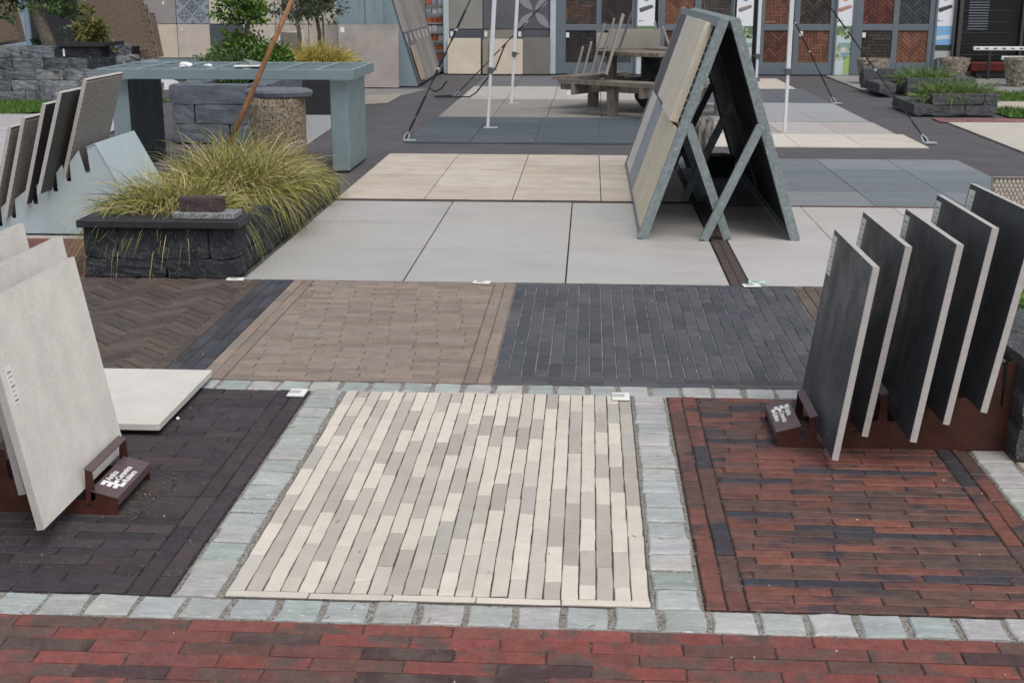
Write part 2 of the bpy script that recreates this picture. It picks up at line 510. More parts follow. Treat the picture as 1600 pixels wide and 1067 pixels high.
# cream and greige long-format bricks
cr = sheet('cream_brick_paving', -.862, .166, 2.797, 4.43, -.004, mat('greige_joint', (.075, .066, .058), var=.5, scale=60, bump=.8, bscale=400, speck=((.36, .32, .27), 140, .70)), label='sample field of cream and greige bricks laid lengthwise')
CR = [(.61, .555, .48), (.60, .55, .475), (.57, .525, .455), (.62, .565, .495), (.55, .505, .435), (.49, .45, .395), (.425, .39, .345), (.39, .355, .315), (.45, .41, .365), (.58, .53, .46), (.52, .485, .435), (.41, .38, .345), (.60, .55, .475)]
rects = bond(-.86, .163, 2.833, 4.428, .203, .0396, .0031, 'y', 'drift', je=.0012)
rects += bond(-.86, .163, 2.801, 2.830, .2, .027, .003, 'x', 'half')
lay(cr, 'brick', rects, M_cream, lambda r: jit(R.choice(CR[:4]), .05) if r[2] > r[3] and R.random() < .85 else jit(R.choice(CR), .035), ch=.0018, wob=.0012)

# dark brown field on the left
db = sheet('dark_brown_brick_paving', -3.2, -.992, 2.797, 4.43, -.005, M_dkjoint, label='sample field of dark purple brown bricks on the left')
DB = [(.046, .037, .042), (.052, .043, .048), (.040, .034, .040), (.056, .043, .045)]
rects = bond(-2.4, -1.106, 2.80, 4.428, .2, .0475, .0030, 'x', 'quarter')
rects += bond(-1.104, -.996, 2.80, 4.428, .2, .049, .004, 'y', 'half')
rest = lay(db, 'brick', rects, M_dkbrown, pick(*DB, a=.12), ch=.0035, wob=.0014)
# red brown field on the right
rb = sheet('red_brown_brick_paving', .291, 1.212, 2.797, 4.43, -.004, mat('red_dark_joint', (.034, .022, .019), var=.5, scale=40, bump=.8, bscale=400, speck=((.40, .33, .27), 110, .70)), label='sample field of fired red brown and blue black bricks')
RB = [(.165, .066, .050), (.15, .062, .048), (.175, .068, .050), (.125, .062, .050), (.105, .060, .050), (.115, .064, .052), (.090, .056, .048), (.048, .044, .052), (.14, .060, .048)]
rects = bond(.397, 1.106, 2.80, 4.428, .207, .0398, .0030, 'x', 'quarter')
rects += bond(.294, .394, 2.80, 4.428, .2, .046, .005, 'y', 'half') + bond(1.109, 1.209, 2.80, 4.428, .2, .046, .005, 'y', 'half')
lay(rb, 'brick', rects, M_redbrown, pick(*RB, a=.13), ch=.003, wob=.0018, dz=.0015)
# buff slabs beyond the right edging
bf = sheet('buff_paving', 1.33, 3.2, 2.797, 4.543, -.005, M_sand, label='buff slab paving at the right edge')
lay(bf, 'paving_slab', bond(1.334, 3.2, 2.80, 4.54, .2, .2, .006, 'x', 'half'), M_tile, pick((.44, .38, .31), (.48, .43, .37)), ch=.003)

# middle row: herringbone, blue border, taupe, anthracite, brown
hb = sheet('herringbone_paving', -3.3, -1.452, 4.543, 6.222, -.005, M_midjoint, label='brown herringbone brick sample with a blue black border')
def clip(poly, x0, x1, y0, y1):
    def cut(p, f):
        out = []
        for i in range(len(p)):
            a, c = p[i - 1], p[i]
            fa, fc = f(a), f(c)
            if fa >= 0 and fc >= 0:
                out.append(c)
            elif fa >= 0 or fc >= 0:
                t = fa / (fa - fc)
                q = (a[0] + (c[0] - a[0]) * t, a[1] + (c[1] - a[1]) * t)
                out.append(q)
                if fc >= 0:
                    out.append(c)
        return out
    for f in (lambda p: p[0] - x0, lambda p: x1 - p[0], lambda p: p[1] - y0, lambda p: y1 - p[1]):
        poly = cut(poly, f)
        if len(poly) < 3:
            return []
    cl = [p for i, p in enumerate(poly) if math.hypot(p[0] - poly[i - 1][0], p[1] - poly[i - 1][1]) > .004]
    return cl if len(cl) >= 3 else []
def herringbone(x0, x1, y0, y1, L, W, j, ang):
    """polygons of a herringbone bond rotated by ang, cut to the rectangle"""
    out = []
    n = round(L / W)
    ca, sa = math.cos(ang), math.sin(ang)
    cx, cy = (x0 + x1) / 2, (y0 + y1) / 2
    N = int(max(x1 - x0, y1 - y0) / W * 1.2) + 2 * n
    for i in range(-N, N):
        for k in range(-N // n - 1, N // n + 2):
            bx, by = i + k * n, i - k * n
            for (u, v, du, dv) in ((bx, by, n, 1), (bx, by + 1, 1, n)):
                p = [(u * W + j / 2, v * W + j / 2), ((u + du) * W - j / 2, v * W + j / 2), ((u + du) * W - j / 2, (v + dv) * W - j / 2), (u * W + j / 2, (v + dv) * W - j / 2)]
                p = [(cx + a * ca - c * sa, cy + a * sa + c * ca) for a, c in p]
                if max(q[0] for q in p) < x0 or min(q[0] for q in p) > x1 or max(q[1] for q in p) < y0 or min(q[1] for q in p) > y1:
                    continue
                q = clip(p, x0, x1, y0, y1)
                if q:
                    A = .5 * sum(q[t - 1][0] * q[t][1] - q[t][0] * q[t - 1][1] for t in range(len(q)))
                    if A > W * W * .35:
                        out.append(q)
    return out
HB = [(.085, .066, .058), (.098, .076, .066), (.075, .060, .056), (.11, .082, .070)]
polys = herringbone(-2.75, -1.66, 4.55, 6.215, .2, .05, .004, rad(45))
polys.sort(key=lambda p: p[0][0] ** 2 + p[0][1] ** 2)
polys.sort(key=lambda p: 0 if p[0][0] > -2.35 else 1)
for q in polys[:255]:
    cx = sum(p[0] for p in q) / len(q); cy = sum(p[1] for p in q) / len(q)
    me = piece_mesh('brick', [(p[0] - cx, p[1] - cy) for p in q], M_dkbrown, .035, .003)
    o = link('brick', me, hb, None, jit(R.choice(HB), .12))
    o.location = (cx, cy, R.uniform(-.0015, .0015))
    o.rotation_euler = (R.uniform(-.006, .006), R.uniform(-.006, .006), 0)
bb = MB()
for q in polys[255:]:
    bb.prism(q, -.03, 0, 'z')
if polys[255:]:
    bb.build('brick_field', mat('brown_brick_far', (.09, .07, .06), var=.2, scale=9), hb, kind='stuff')
rects = bond(-1.655, -1.606, 4.55, 6.215, .2, .046, .004, 'y', 'half')
lay(hb, 'brick', rects, M_dkbrown, pick(*HB), ch=.003)
rects = bond(-1.604, -1.455, 4.55, 6.215, .2, .046, .004, 'y', 'third')
lay(hb, 'brick', rects, M_anth, pick((.052, .054, .066), (.062, .064, .076), (.045, .046, .055)), ch=.003)

tp = sheet('taupe_brick_paving', -1.452, -.345, 4.543, 6.222, -.005, mat('taupe_joint', (.15, .125, .105), var=.4, scale=50, bump=.6, bscale=400), label='sample field of pale taupe bricks laid across')
TP = [(.235, .19, .158), (.25, .205, .172), (.215, .178, .150), (.262, .208, .170), (.24, .20, .175)]
rects = bond(-1.348, -.452, 4.55, 6.217, .2, .0485, .0026, 'x', 'drift')
rects += bond(-1.45, -1.351, 4.55, 6.217, .2, .047, .0035, 'y', 'half') + bond(-.449, -.347, 4.55, 6.217, .2, .047, .0035, 'y', 'half')
lay(tp, 'brick', rects, M_taupe, pick(*TP, a=.09), ch=.002, wob=.001)

an = sheet('anthracite_brick_paving', -.345, .995, 4.543, 6.222, -.005, mat('grey_joint', (.24, .225, .205), var=.4, scale=50, bump=.6, bscale=400), label='sample field of anthracite bricks laid lengthwise')
AN = [(.072, .075, .087), (.080, .082, .093), (.064, .067, .078), (.088, .088, .096), (.076, .077, .086)]
rects = bond(-.343, .993, 4.652, 6.168, .2, .0475, .0042, 'y', 'drift', je=.002)
rects += bond(-.343, .993, 4.548, 4.648, .2, .046, .004, 'x', 'half') + bond(-.343, .993, 6.172, 6.219, .2, .047, .004, 'x', 'none')
lay(an, 'brick', rects, M_anth, pick(*AN, a=.09), ch=.003)
bp = sheet('brown_brick_paving', .995, 2.6, 4.543, 6.222, -.005, M_midjoint, label='brown brick sample behind the dark slab rack')
lay(bp, 'brick', bond(.997, 1.10, 4.55, 6.217, .2, .047, .004, 'y', 'half') + bond(1.102, 1.9, 4.55, 6.217, .2, .047, .004, 'x', 'half'), M_dkbrown, pick((.11, .088, .074), (.125, .10, .085), (.10, .08, .07)), ch=.003)
sheet('kerb_strip', 1.9, 2.6, 4.55, 6.2, -.004, mat('brown_far', (.11, .088, .074), var=.25, scale=14), label='brown brick strip right of the sample fields')

# ------------------------------------------------------------------ tile fields
def tile_field(name, label, x0, x1, y0, y1, sx, sy, colf, m, joint=.005, jm=M_dkjoint, ch=.0015, name_piece='tile'):
    root = sheet(name, x0 - joint, x1 + joint, y0 - joint, y1 + joint, -.011, jm, label=label)
    nx, ny = max(1, round((x1 - x0) / sx)), max(1, round((y1 - y0) / sy))
    px, py = (x1 - x0) / nx, (y1 - y0) / ny
    for i in range(nx):
        for k in range(ny):
            o = link(name_piece, rect_piece(name_piece, px - joint, py - joint, m, ch, .0002, .02), root, None, colf())
            o.location = (x0 + (i + .5) * px, y0 + (k + .5) * py, R.uniform(-.0006, .0006))
            o.rotation_euler = (R.uniform(-.0012, .0012), R.uniform(-.0012, .0012), 0)
    return root
tile_field('grey_tile_paving', 'field of large warm grey square tiles in front of the metal rack', -1.7135, .7015, 6.2235, 8.638, .805, .805, pick((.40, .39, .37), (.385, .375, .357), (.41, .40, .382), a=.035), M_tile, joint=.008)
band = sheet('brown_brick_band', .705, .80, 6.225, 8.64, -.005, M_dkjoint, label='narrow band of two brown brick rows between the tile fields')
lay(band, 'brick', bond(.708, .797, 6.228, 8.637, .2, .042, .003, 'y', 'half'), M_dkbrown, pick((.085, .062, .054), (.075, .056, .05)), ch=.002)
tile_field('pale_grey_tile_paving', 'field of pale grey tiles to the right of the brown brick band', .803, 3.2, 6.2235, 8.56, .5945, .584, pick((.44, .42, .405), (.455, .435, .42), (.43, .41, .395), a=.03), M_tile, joint=.004)
s_ = sheet('brown_brick_strip', -1.72, .80, 8.642, 8.738, -.005, M_dkjoint, label='thin dark brown brick strip in front of the beige tiles')
lay(s_, 'brick', bond(-1.715, .795, 8.645, 8.735, .2, .042, .003, 'x', 'half'), M_dkbrown, pick((.075, .058, .052), (.065, .05, .046)), ch=.002)
s_ = sheet('red_brick_strip', .80, 3.2, 8.565, 8.62, -.005, M_dkjoint, label='thin red brown brick strip in front of the blue grey tiles')
lay(s_, 'brick', bond(.803, 3.2, 8.568, 8.617, .2, .045, .003, 'x', 'half'), M_dkbrown, pick((.12, .065, .055), (.10, .058, .05)), ch=.002)
tile_field('beige_tile_paving', 'field of beige marbled tiles left of the metal rack', -1.722, .694, 8.742, 11.16, .604, .604, pick((.50, .44, .365), (.52, .46, .39), (.48, .42, .34), (.53, .475, .41), a=.04), M_beige, joint=.006)
tile_field('blue_grey_tile_paving', 'field of satin blue grey tiles right of the metal rack', .735, 3.072, 8.625, 11.01, .605, .6, pick((.165, .185, .205), (.185, .205, .225), (.15, .17, .188), (.20, .215, .23), a=.05), M_slate, joint=.004)
tile_field('slate_tile_paving', 'field of dark blue slate tiles beside the tent pole', -1.705, .705, 12.03, 14.37, .6, .585, pick((.075, .092, .108), (.085, .10, .115), (.068, .085, .10), a=.06), M_slate, joint=.005, jm=M_sand)
tile_field('taupe_tile_paving', 'field of grey taupe tiles under the picnic table', -1.665, .74, 14.375, 16.63, .6, 1.13, pick((.25, .235, .215), (.27, .25, .232), a=.05), M_tile, joint=.006)
tile_field('light_tile_paving', 'field of light grey tiles behind the picnic table', -1.655, .75, 16.66, 18.76, .6, 1.05, pick((.44, .42, .39), (.42, .405, .375), a=.04), M_tile, joint=.008)
tile_field('charcoal_tile_paving', 'farthest field of charcoal grey tiles by the showroom', -1.65, .75, 18.78, 20.75, .6, .98, pick((.13, .135, .15), (.14, .145, .16), a=.05), M_slate, joint=.005)
tile_field('cream_tile_paving', 'field of cream tiles at the foot of the right tent pole', .75, 3.055, 11.87, 12.90, .577, 1.03, pick((.56, .52, .45), (.58, .54, .475), a=.03), M_tile, joint=.004)
tile_field('greige_tile_paving', 'row of greige tiles behind the cream ones', .75, 3.0, 12.905, 14.03, .56, 1.12, pick((.40, .37, .345), (.42, .39, .365), a=.04), M_tile, joint=.005)
tile_field('silver_tile_paving', 'field of silver grey tiles behind a dark joint', .76, 2.985, 14.10, 16.30, .556, 1.1, pick((.33, .34, .345), (.35, .36, .365), (.31, .32, .325), a=.04), M_tile, joint=.005)
tile_field('graphite_tile_paving', 'field of graphite tiles between the two tent poles', .77, 2.96, 16.32, 18.52, .55, 1.1, pick((.115, .125, .145), (.125, .135, .155), a=.05), M_slate, joint=.004)
tile_field('ivory_tile_paving', 'farthest field of ivory tiles on the right', .77, 2.88, 18.54, 20.55, .55, 1.0, pick((.55, .50, .43), (.57, .53, .46), a=.03), M_tile, joint=.005)
# left: red pavers, pale path; right: cream flags, red strip
lp = sheet('old_red_paving', -5.5, -2.525, 6.225, 7.30, -.005, M_sand, label='weathered red brick paving behind the left slabs')
lay(lp, 'brick', bond(-4.2, -2.53, 6.23, 7.20, .2, .095, .006, 'x', 'half'), M_red, pick((.155, .068, .058), (.175, .075, .064), (.12, .06, .055)), ch=.004, wob=.003, dz=.002)
lay(lp, 'kerb_stone', bond(-4.2, -2.53, 7.205, 7.295, .3, .08, .006, 'x', 'half'), M_tile, pick((.36, .33, .29)), ch=.004)
tile_field('pale_slab_path', 'path of pale grey slabs below the lawn', -9.2, -4.75, 8.0, 14.4, 1.2, 1.28, pick((.40, .385, .39), (.42, .405, .41), a=.03), M_tile, joint=.02)
tile_field('cream_flag_paving', 'cream flagstones right of the asphalt lane', 3.80, 8.2, 11.0, 14.10, .62, .62, pick((.50, .47, .41), (.52, .49, .43), a=.03), M_tile, joint=.006)
s_ = sheet('red_paver_strip', 3.74, 8.2, 14.12, 14.56, -.005, M_midjoint, label='strip of red pavers in front of the right planters')
lay(s_, 'brick', bond(3.745, 8.2, 14.125, 14.555, .2, .102, .006, 'x', 'half'), M_red, pick((.25, .115, .10), (.27, .13, .115)), ch=.004)
tile_field('buff_gravel_path', 'buff path between the two planters and lawns', 3.78, 9.0, 15.7, 16.7, .6, .5, pick((.47, .41, .34), a=.04), M_tile, joint=.006)
tile_field('forecourt_paving', 'grey forecourt in front of the showroom glass', 3.75, 10.0, 18.1, 21.3, .8, .8, pick((.25, .245, .235), (.27, .26, .25), a=.04), M_tile, joint=.006)


# ------------------------------------------------------------------ sample slabs and their racks
def slab_mesh(name, w, h, t, side, mats, bev=.0015):
    """slab frame: x = out of the show face, y = along the width, z = up the slab. The show face is at x=0;
    the body lies towards x = side*t. Material 0 face, 1 edges"""
    b = MB()
    x1 = side * t
    c = bev
    A = [(0, c, c), (0, w - c, c), (0, w - c, h - c), (0, c, h - c)]
    B = [(side * c, 0, 0), (side * c, w, 0), (side * c, w, h), (side * c, 0, h)]
    D = [(x1, 0, 0), (x1, w, 0), (x1, w, h), (x1, 0, h)]
    b.add(A, [(0, 1, 2, 3)], 0)
    b.add(A + B, [(i, (i + 1) % 4, (i + 1) % 4 + 4, i + 4) for i in range(4)], 1)
    b.add(B + D, [(i, (i + 1) % 4, (i + 1) % 4 + 4, i + 4) for i in range(4)], 1)
    b.add(D, [(0, 1, 2, 3)], 1)
    me = b.mesh(name, mats)
    bm = bmesh.new()
    bm.from_mesh(me)
    bmesh.ops.remove_doubles(bm, verts=bm.verts, dist=1e-5)
    bmesh.ops.recalc_face_normals(bm, faces=bm.faces)
    bm.to_mesh(me)
    bm.free()
    return me
def lean_frame(x, y, z, th, ph):
    d = Vector((math.sin(ph), math.cos(ph), 0))
    n = Vector((math.cos(ph), -math.sin(ph), 0))
    u = Vector((0, 0, math.cos(th))) + n * math.sin(th)
    nn = n * math.cos(th) - Vector((0, 0, math.sin(th)))
    M = Matrix((nn, d, u)).transposed().to_4x4()
    M.translation = (x, y, z)
    return M
def leaning_slab(name, x, y, z, th, ph, w, h, t, side, mats, label, cat, group, sticker=None):
    o = link(name, slab_mesh(name, w, h, t, side, mats))
    o.matrix_world = lean_frame(x, y, z, th, ph)
    tag(o, label, cat, group)
    if sticker:
        y0, z0, sw, sh = sticker
        b = MB()
        b.box((-side * .0006, y0 + sw / 2, z0 + sh / 2), (.0012, sw, sh))
        s = b.build('label_sticker', M_paper, o)
        b = MB()
        for k in range(7):
            ln = R.uniform(.3, .8) * sw
            b.box((-side * .0015, y0 + sw * .1 + ln / 2, z0 + sh * (.1 + .125 * k)), (.0006, ln, .002 if k % 3 else .004))
        b.build('printed_lines', M_ink, s)
    return o
GD = 'dark slabs standing in the right rack'
dark = [(.746, 3.716, .038, .133, -.004, 'black slate-look slab with pale veins, leftmost in the rust brown rack'),
        (.850, 3.808, .083, .144, -.005, 'black slab set furthest back, second from the left in the rust brown rack'),
        (.961, 3.670, .117, .140, -.007, 'black slab in the middle of the five in the rust brown rack'),
        (1.065, 3.716, .158, .146, -.004, 'plain black slab second from the right in the rust brown rack'),
        (1.171, 3.716, .198, .171, -.031, 'highest black slab at the right end of the rust brown rack, by the stone wall')]
M_bf2 = mat('black_satin_glaze', (.029, .035, .045), var=.45, scale=6, bump=.12, bscale=120, bdist=.001, rough=.40, spec=.5, local=True, mott=((.040, .048, .056), 3, .5, .75, .7), speck=((.14, .15, .15), 200, .77))
for i, a in enumerate(dark):
    leaning_slab('dark_slab', *a[:5], .6, .6, .02, 1, [M_black_face if i == 0 else M_bf2, M_edge], a[5], 'stone slab', GD, (.532, .452, .056, .13))
GL = 'pale limestone slabs in the left rack'
lime = [(-1.384, 3.009, .066, -.172, 0, 'pale limestone slab nearest the camera, leaning in the left rack'),
        (-1.505, 3.179, .091, -.142, .003, 'pale limestone slab directly behind the front one in the left rack'),
        (-1.625, 3.20, .125, -.15, .0, 'pale limestone slab cut by the left edge of the photo, rearmost in the left rack')]
for i, a in enumerate(lime):
    leaning_slab('limestone_slab', *a[:5], .6, .6, .02, -1, [M_lime, M_edge], a[5], 'stone slab', GL, (.03, .33, .03, .10) if i == 0 else None)
# flat slab on the ground
b = MB()
b.box((0, 0, 0), (.60, .61, .024), bev=.002)
b.box((0, 0, -.018), (.56, .57, .012), mi=1)
o = b.build('flat_slab', [mat('limestone_flat', (.60, .575, .525), var=.07, scale=9, bump=.3, bscale=160, bdist=.0015, rough=.6, grain=.04), M_dkjoint])
o.location = (-1.680, 4.215, .030)
tag(o, 'pale limestone slab lying flat on the dark brown bricks', 'stone slab')

def flat_text(body, size, M, mat_, name, parent, bold=.006, align='LEFT'):
    cu = bpy.data.curves.new(name, 'FONT')
    cu.body = body
    cu.size = size
    cu.offset = bold
    cu.align_x = align
    cu.extrude = .0004
    cu.resolution_u = 2
    t = bpy.data.objects.new(name + '_src', cu)
    COL.objects.link(t)
    me = bpy.data.meshes.new_from_object(t.evaluated_get(bpy.context.evaluated_depsgraph_get()))
    bpy.data.objects.remove(t)
    me.materials.clear()
    me.materials.append(mat_)
    o = link(name, me, parent)
    o.matrix_world = M
    return o
def rust_rack(sgn, xs, slabs, yf, yb, xend, zend, label):
    """slotted rack; sgn=+1: low sign end at the left, slots rise to the right"""
    root = thing('slab_rack', (xs, (yf + yb) / 2, 0), label, 'display rack', 'rust brown slab racks')
    iv = Matrix.Translation(root.location).inverted()
    X = lambda d: xs + sgn * d
    zs0, zs1 = .047, .068
    prof = [(0, 0), (0, zs0), (.072, zs1), (.074, .022), (.098, .022)]
    clips = []
    for (sx, sz) in slabs:
        d = abs(sx - xs)
        top = sz + .062
        prof += [(d - .036, sz - .02), (d - .032, top - .004), (d - .012, top + .004), (d - .008, sz - .025), (d + .03, sz - .025)]
        clips.append((d, top))
    d = xend
    prof += [(d - .066, zend - .10), (d - .062, zend - .005), (d - .036, zend), (d - .032, zend - .14), (d - .026, zend - .14), (d - .022, zend + .004), (d, zend + .012), (d, 0)]
    for nm, y in (('front_plate', yf), ('rear_plate', yb)):
        b = MB()
        b.prism([(X(u), v) for u, v in prof], y - .002, y + .002, 'y', M=iv)
        b.build(nm, M_rust, root)
    for (d, top) in clips + [(d - .02, zend + .004)]:
        b = MB()
        b.prism([(X(d - .034), top - .0035), (X(d - .010), top + .0045), (X(d - .010), top + .0075), (X(d - .034), top - .0005)], yf - .003, yb + .003, 'y', M=iv)
        b.build('slab_support', M_rusttop, root)
    b = MB()
    b.prism([(X(-.003), zs0), (X(.074), zs1 + .001), (X(.074), zs1 + .004), (X(-.003), zs0 + .003)], yf - .004, yb + .004, 'y', M=iv)
    b.prism([(X(-.003), zs0 - .001), (X(0), zs0), (X(0), zs0 - .02), (X(-.003), zs0 - .02)], yf + .003, yb - .003, 'y', M=iv)
    sp = b.build('sign_plate', M_rusttop, root)
    # printed mark and lettering, reading along the plate
    slope = math.atan2(zs1 - zs0, .077)
    tdir = Vector((0, -1, 0)) if sgn > 0 else Vector((0, 1, 0))
    udir = Vector((sgn * math.cos(slope), 0, math.sin(slope))) if sgn > 0 else Vector((-math.cos(slope), 0, math.sin(slope)))
    nd = tdir.cross(udir)
    L = yb - yf
    base = Vector((X(0), (yb - .045) if sgn > 0 else (yf + .05), zs0 + .0042))
    def at(s_, u_):
        p = base + tdir * s_ + udir * u_
        M = Matrix((tdir, udir, nd)).transposed().to_4x4()
        M.translation = p
        return M
    bpy.context.view_layer.update()
    b = MB()
    T = iv @ at(0, 0)
    z = .0006
    def r(u0, u1, v0, v1):
        b.box(((u0 + u1) / 2, (v0 + v1) / 2, z), (u1 - u0, v1 - v0, .0008), T)
    r(.020, .031, .008, .068)                       # spine of the mark
    for v in (.056, .038, .020):
        r(.0, .021, v, v + .012)
    r(.030, .052, .008, .019)
    r(.030, .052, .029, .040)
    b.build('printed_logo', M_white, sp)
    for k, w in enumerate(('Antica', 'Ceramica', 'Rubiera')):
        t = flat_text(w, .0245, Matrix.Identity(4), M_white, 'printed_word', sp, bold=.0005)
        t.matrix_parent_inverse = Matrix.Identity(4)
        t.matrix_basis = T @ Matrix.Translation(((.037, .056, .056)[k], .0510 - .0215 * k, z)) @ Matrix.Diagonal((1.08, 1.0, 1, 1))
    return root
rust_rack(1, .612, [(a[0], a[2]) for a in dark], 3.93, 4.20, .718, .285, 'rust brown stepped metal rack holding the five black slabs on the right')
rust_rack(-1, -1.288, [(a[0], a[2]) for a in lime], 3.268, 3.535, .50, .2, 'rust brown metal rack holding the pale limestone slabs on the left')

# perforated beige slab and rough stone blocks at the right edge
M_woven = mat('woven_beige_face', (.40, .36, .31), var=.1, scale=30, bump=.3, bscale=200)
def woven_slab(name, w, h, t, side, cell, m_face, m_edge, m_hole, M, label, cat, group=None, relief=.003):
    o = link(name, slab_mesh(name, w, h, t, side, [m_hole, m_edge]))
    o.matrix_world = M
    tag(o, label, cat, group)
    b = MB()
    ny, nz = int(w / cell), int(h / cell)
    cy, cz = w / ny, h / nz
    for i in range(ny):
        for k in range(nz):
            y0, z0 = i * cy, k * cz
            y = y0 + (k % 2) * cy * .5
            if y + cy > w or z0 + cz * 1.55 > h:
                continue
            x0, x1 = -side * .0004, -side * relief
            yc, zc = y + cy * .5, z0 + cz * .78
            vs = [(x0, yc - cy * .46, zc), (x0, yc, zc - cz * .78), (x0, yc + cy * .46, zc), (x0, yc, zc + cz * .78), (x1, yc, zc)]
            b.add(vs, [(0, 1, 4), (1, 2, 4), (2, 3, 4), (3, 0, 4)])
    b.build('relief', m_face, o, kind='stuff')
    return o
M_wd = mat('woven_shadow_base', (.11, .095, .08), var=.2, scale=40)
Mx = Matrix.Rotation(rad(-90), 4, 'Z')
Mx.translation = (1.60, 5.12, .0)
woven_slab('woven_slab', .6, .69, .02, -1, .016, M_woven, M_edge, M_wd, Mx @ Matrix.Rotation(rad(-8), 4, 'Y'), 'beige slab with a woven relief face behind the black slabs', 'stone slab')

def rough_block(d, amp, seed, mi=0, cuts=3):
    """split stone block centred on the origin, d = size"""
    rg = random.Random(seed)
    bm = bmesh.new()
    bmesh.ops.create_cube(bm, size=1)
    bmesh.ops.subdivide_edges(bm, edges=bm.edges[:], cuts=cuts, use_grid_fill=True)
    for v in bm.verts:
        p = v.co
        # pull the corners in a little so that edges look worn
        k = sum(1 for c in p if abs(c) > .49)
        s_ = 1 - (.0 if k < 2 else (.012 if k == 2 else .03))
        q = Vector((p.x * d[0] * s_, p.y * d[1] * s_, p.z * d[2] * s_))
        q += Vector([rg.uniform(-amp, amp) for _ in range(3)])
        v.co = q
    bm.verts.index_update()
    vs = [v.co[:] for v in bm.verts]
    fs = [tuple(v.index for v in f.verts) for f in bm.faces]
    bm.free()
    return vs, fs
def block_mesh(d, amp, seed, m, name='stone', cuts=3):
    vs, fs = rough_block(d, amp, seed, 0, cuts)
    b = MB()
    b.add(vs, fs)
    me = b.mesh(name, m)
    return me
t = thing('stone_wall', (1.40, 4.0, 0), 'low wall of rounded dark stone blocks at the right edge beside the rust brown rack', 'stone wall')
M_block = mat('grey_black_block', (.078, .083, .090), var=.35, scale=16, bump=1, bscale=60, bdist=.01, rough=.8, speck=((.30, .31, .32), 140, .68))
for (cx, cy, cz, dx, dy, dz) in ((1.47, 4.03, .055, .29, .42, .105), (1.475, 4.02, .16, .285, .40, .105), (1.48, 4.03, .262, .28, .42, .10), (1.50, 4.46, .08, .26, .40, .16), (1.50, 4.46, .235, .26, .41, .15), (1.78, 4.03, .16, .3, .4, .31)):
    o = link('stone', block_mesh((dx, dy, dz), .004, int(cx * 977 + cz * 331), M_block), t)
    o.location = (cx - 1.40, cy - 4.0, cz)

# ------------------------------------------------------------------ grasses and foliage
def blades(mb, n, cx, cy, z0, rx, ry, L, droop, cols, w=.004, seg=5, rng=R, bias=(0, 0), updir=.9):
    for _ in range(n):
        a = rng.uniform(0, 2 * math.pi)
        rr = math.sqrt(rng.random())
        x, y = cx + math.cos(a) * rx * rr, cy + math.sin(a) * ry * rr
        out = Vector((math.cos(a) * rr + rng.gauss(0, .45) + bias[0], math.sin(a) * rr + rng.gauss(0, .45) + bias[1], 0))
        ln = L * rng.uniform(.55, 1.15)
        d = Vector((out.x * .6, out.y * .6, updir)).normalized()
        dr = droop * rng.uniform(.5, 1.5)
        p = Vector((x, y, z0))
        ww = w * rng.uniform(.6, 1.2)
        side = d.cross(Vector((rng.uniform(-1, 1), rng.uniform(-1, 1), .2))).normalized()
        c = jit(rng.choice(cols), .15, rng)
        vs, fs = [], []
        for k in range(seg + 1):
            f = k / seg
            wk = ww * (1 - f ** 1.6) + .0004
            vs += [p - side * wk / 2, p + side * wk / 2]
            if k:
                fs.append((2 * k - 2, 2 * k - 1, 2 * k + 1, 2 * k))
            d = (d + Vector((out.x * .22 + rng.gauss(0, .22), out.y * .22 + rng.gauss(0, .22), -dr)) * (1.0 / seg) * (1 + f * 1.5)).normalized()
            p = p + d * ln / seg
        mb.add(vs, fs, 0, c)
SEDGE = [(.21, .215, .045), (.27, .26, .065), (.33, .28, .09), (.16, .185, .035), (.42, .34, .17), (.29, .26, .085), (.50, .42, .27), (.12, .15, .03), (.24, .24, .06), (.37, .31, .13)]
def tuft(label, cx, cy, z0, spec, group='ornamental sedge tufts in the black stone planter', name='sedge_tuft', cat='ornamental grass'):
    t = thing(name, (cx, cy, z0), label, cat, group)
    b = MB()
    for (n, rx, ry, L, dr, bias) in spec:
        blades(b, n, 0, 0, 0, rx, ry, L, dr, SEDGE, .0085, 6, R, bias)
    b.build('blades', M_blade, t)
    return t
tuft('yellow green sedge tuft hanging over the front coping of the black planter', -2.20, 6.66, .22, [(1000, .26, .24, .36, 1.5, (-.05, -.15)), (420, .28, .1, .55, 2.3, (-.05, -1.0)), (260, .14, .2, .44, 1.1, (-1.0, -.45)), (420, .2, .2, .30, .8, (0, 0)), (260, .24, .05, .62, 2.6, (.1, -1.3))])
tuft('tallest sedge tuft in the middle of the black planter', -2.05, 7.42, .22, [(1200, .28, .28, .46, 1.4, (.1, -.1)), (360, .15, .3, .5, 2.2, (1.0, -.1)), (420, .2, .2, .38, .7, (0, 0))])
tuft('sedge tuft at the back of the planter against the pitted stone column', -2.18, 8.12, .20, [(1300, .26, .26, .42, 1.2, (.2, -.1)), (320, .15, .3, .42, 2.2, (.9, -.2))])
tuft('straw coloured sedge tuft spilling over the rear right side of the planter', -1.97, 8.55, .12, [(800, .16, .25, .32, 1.9, (.4, -.1))])

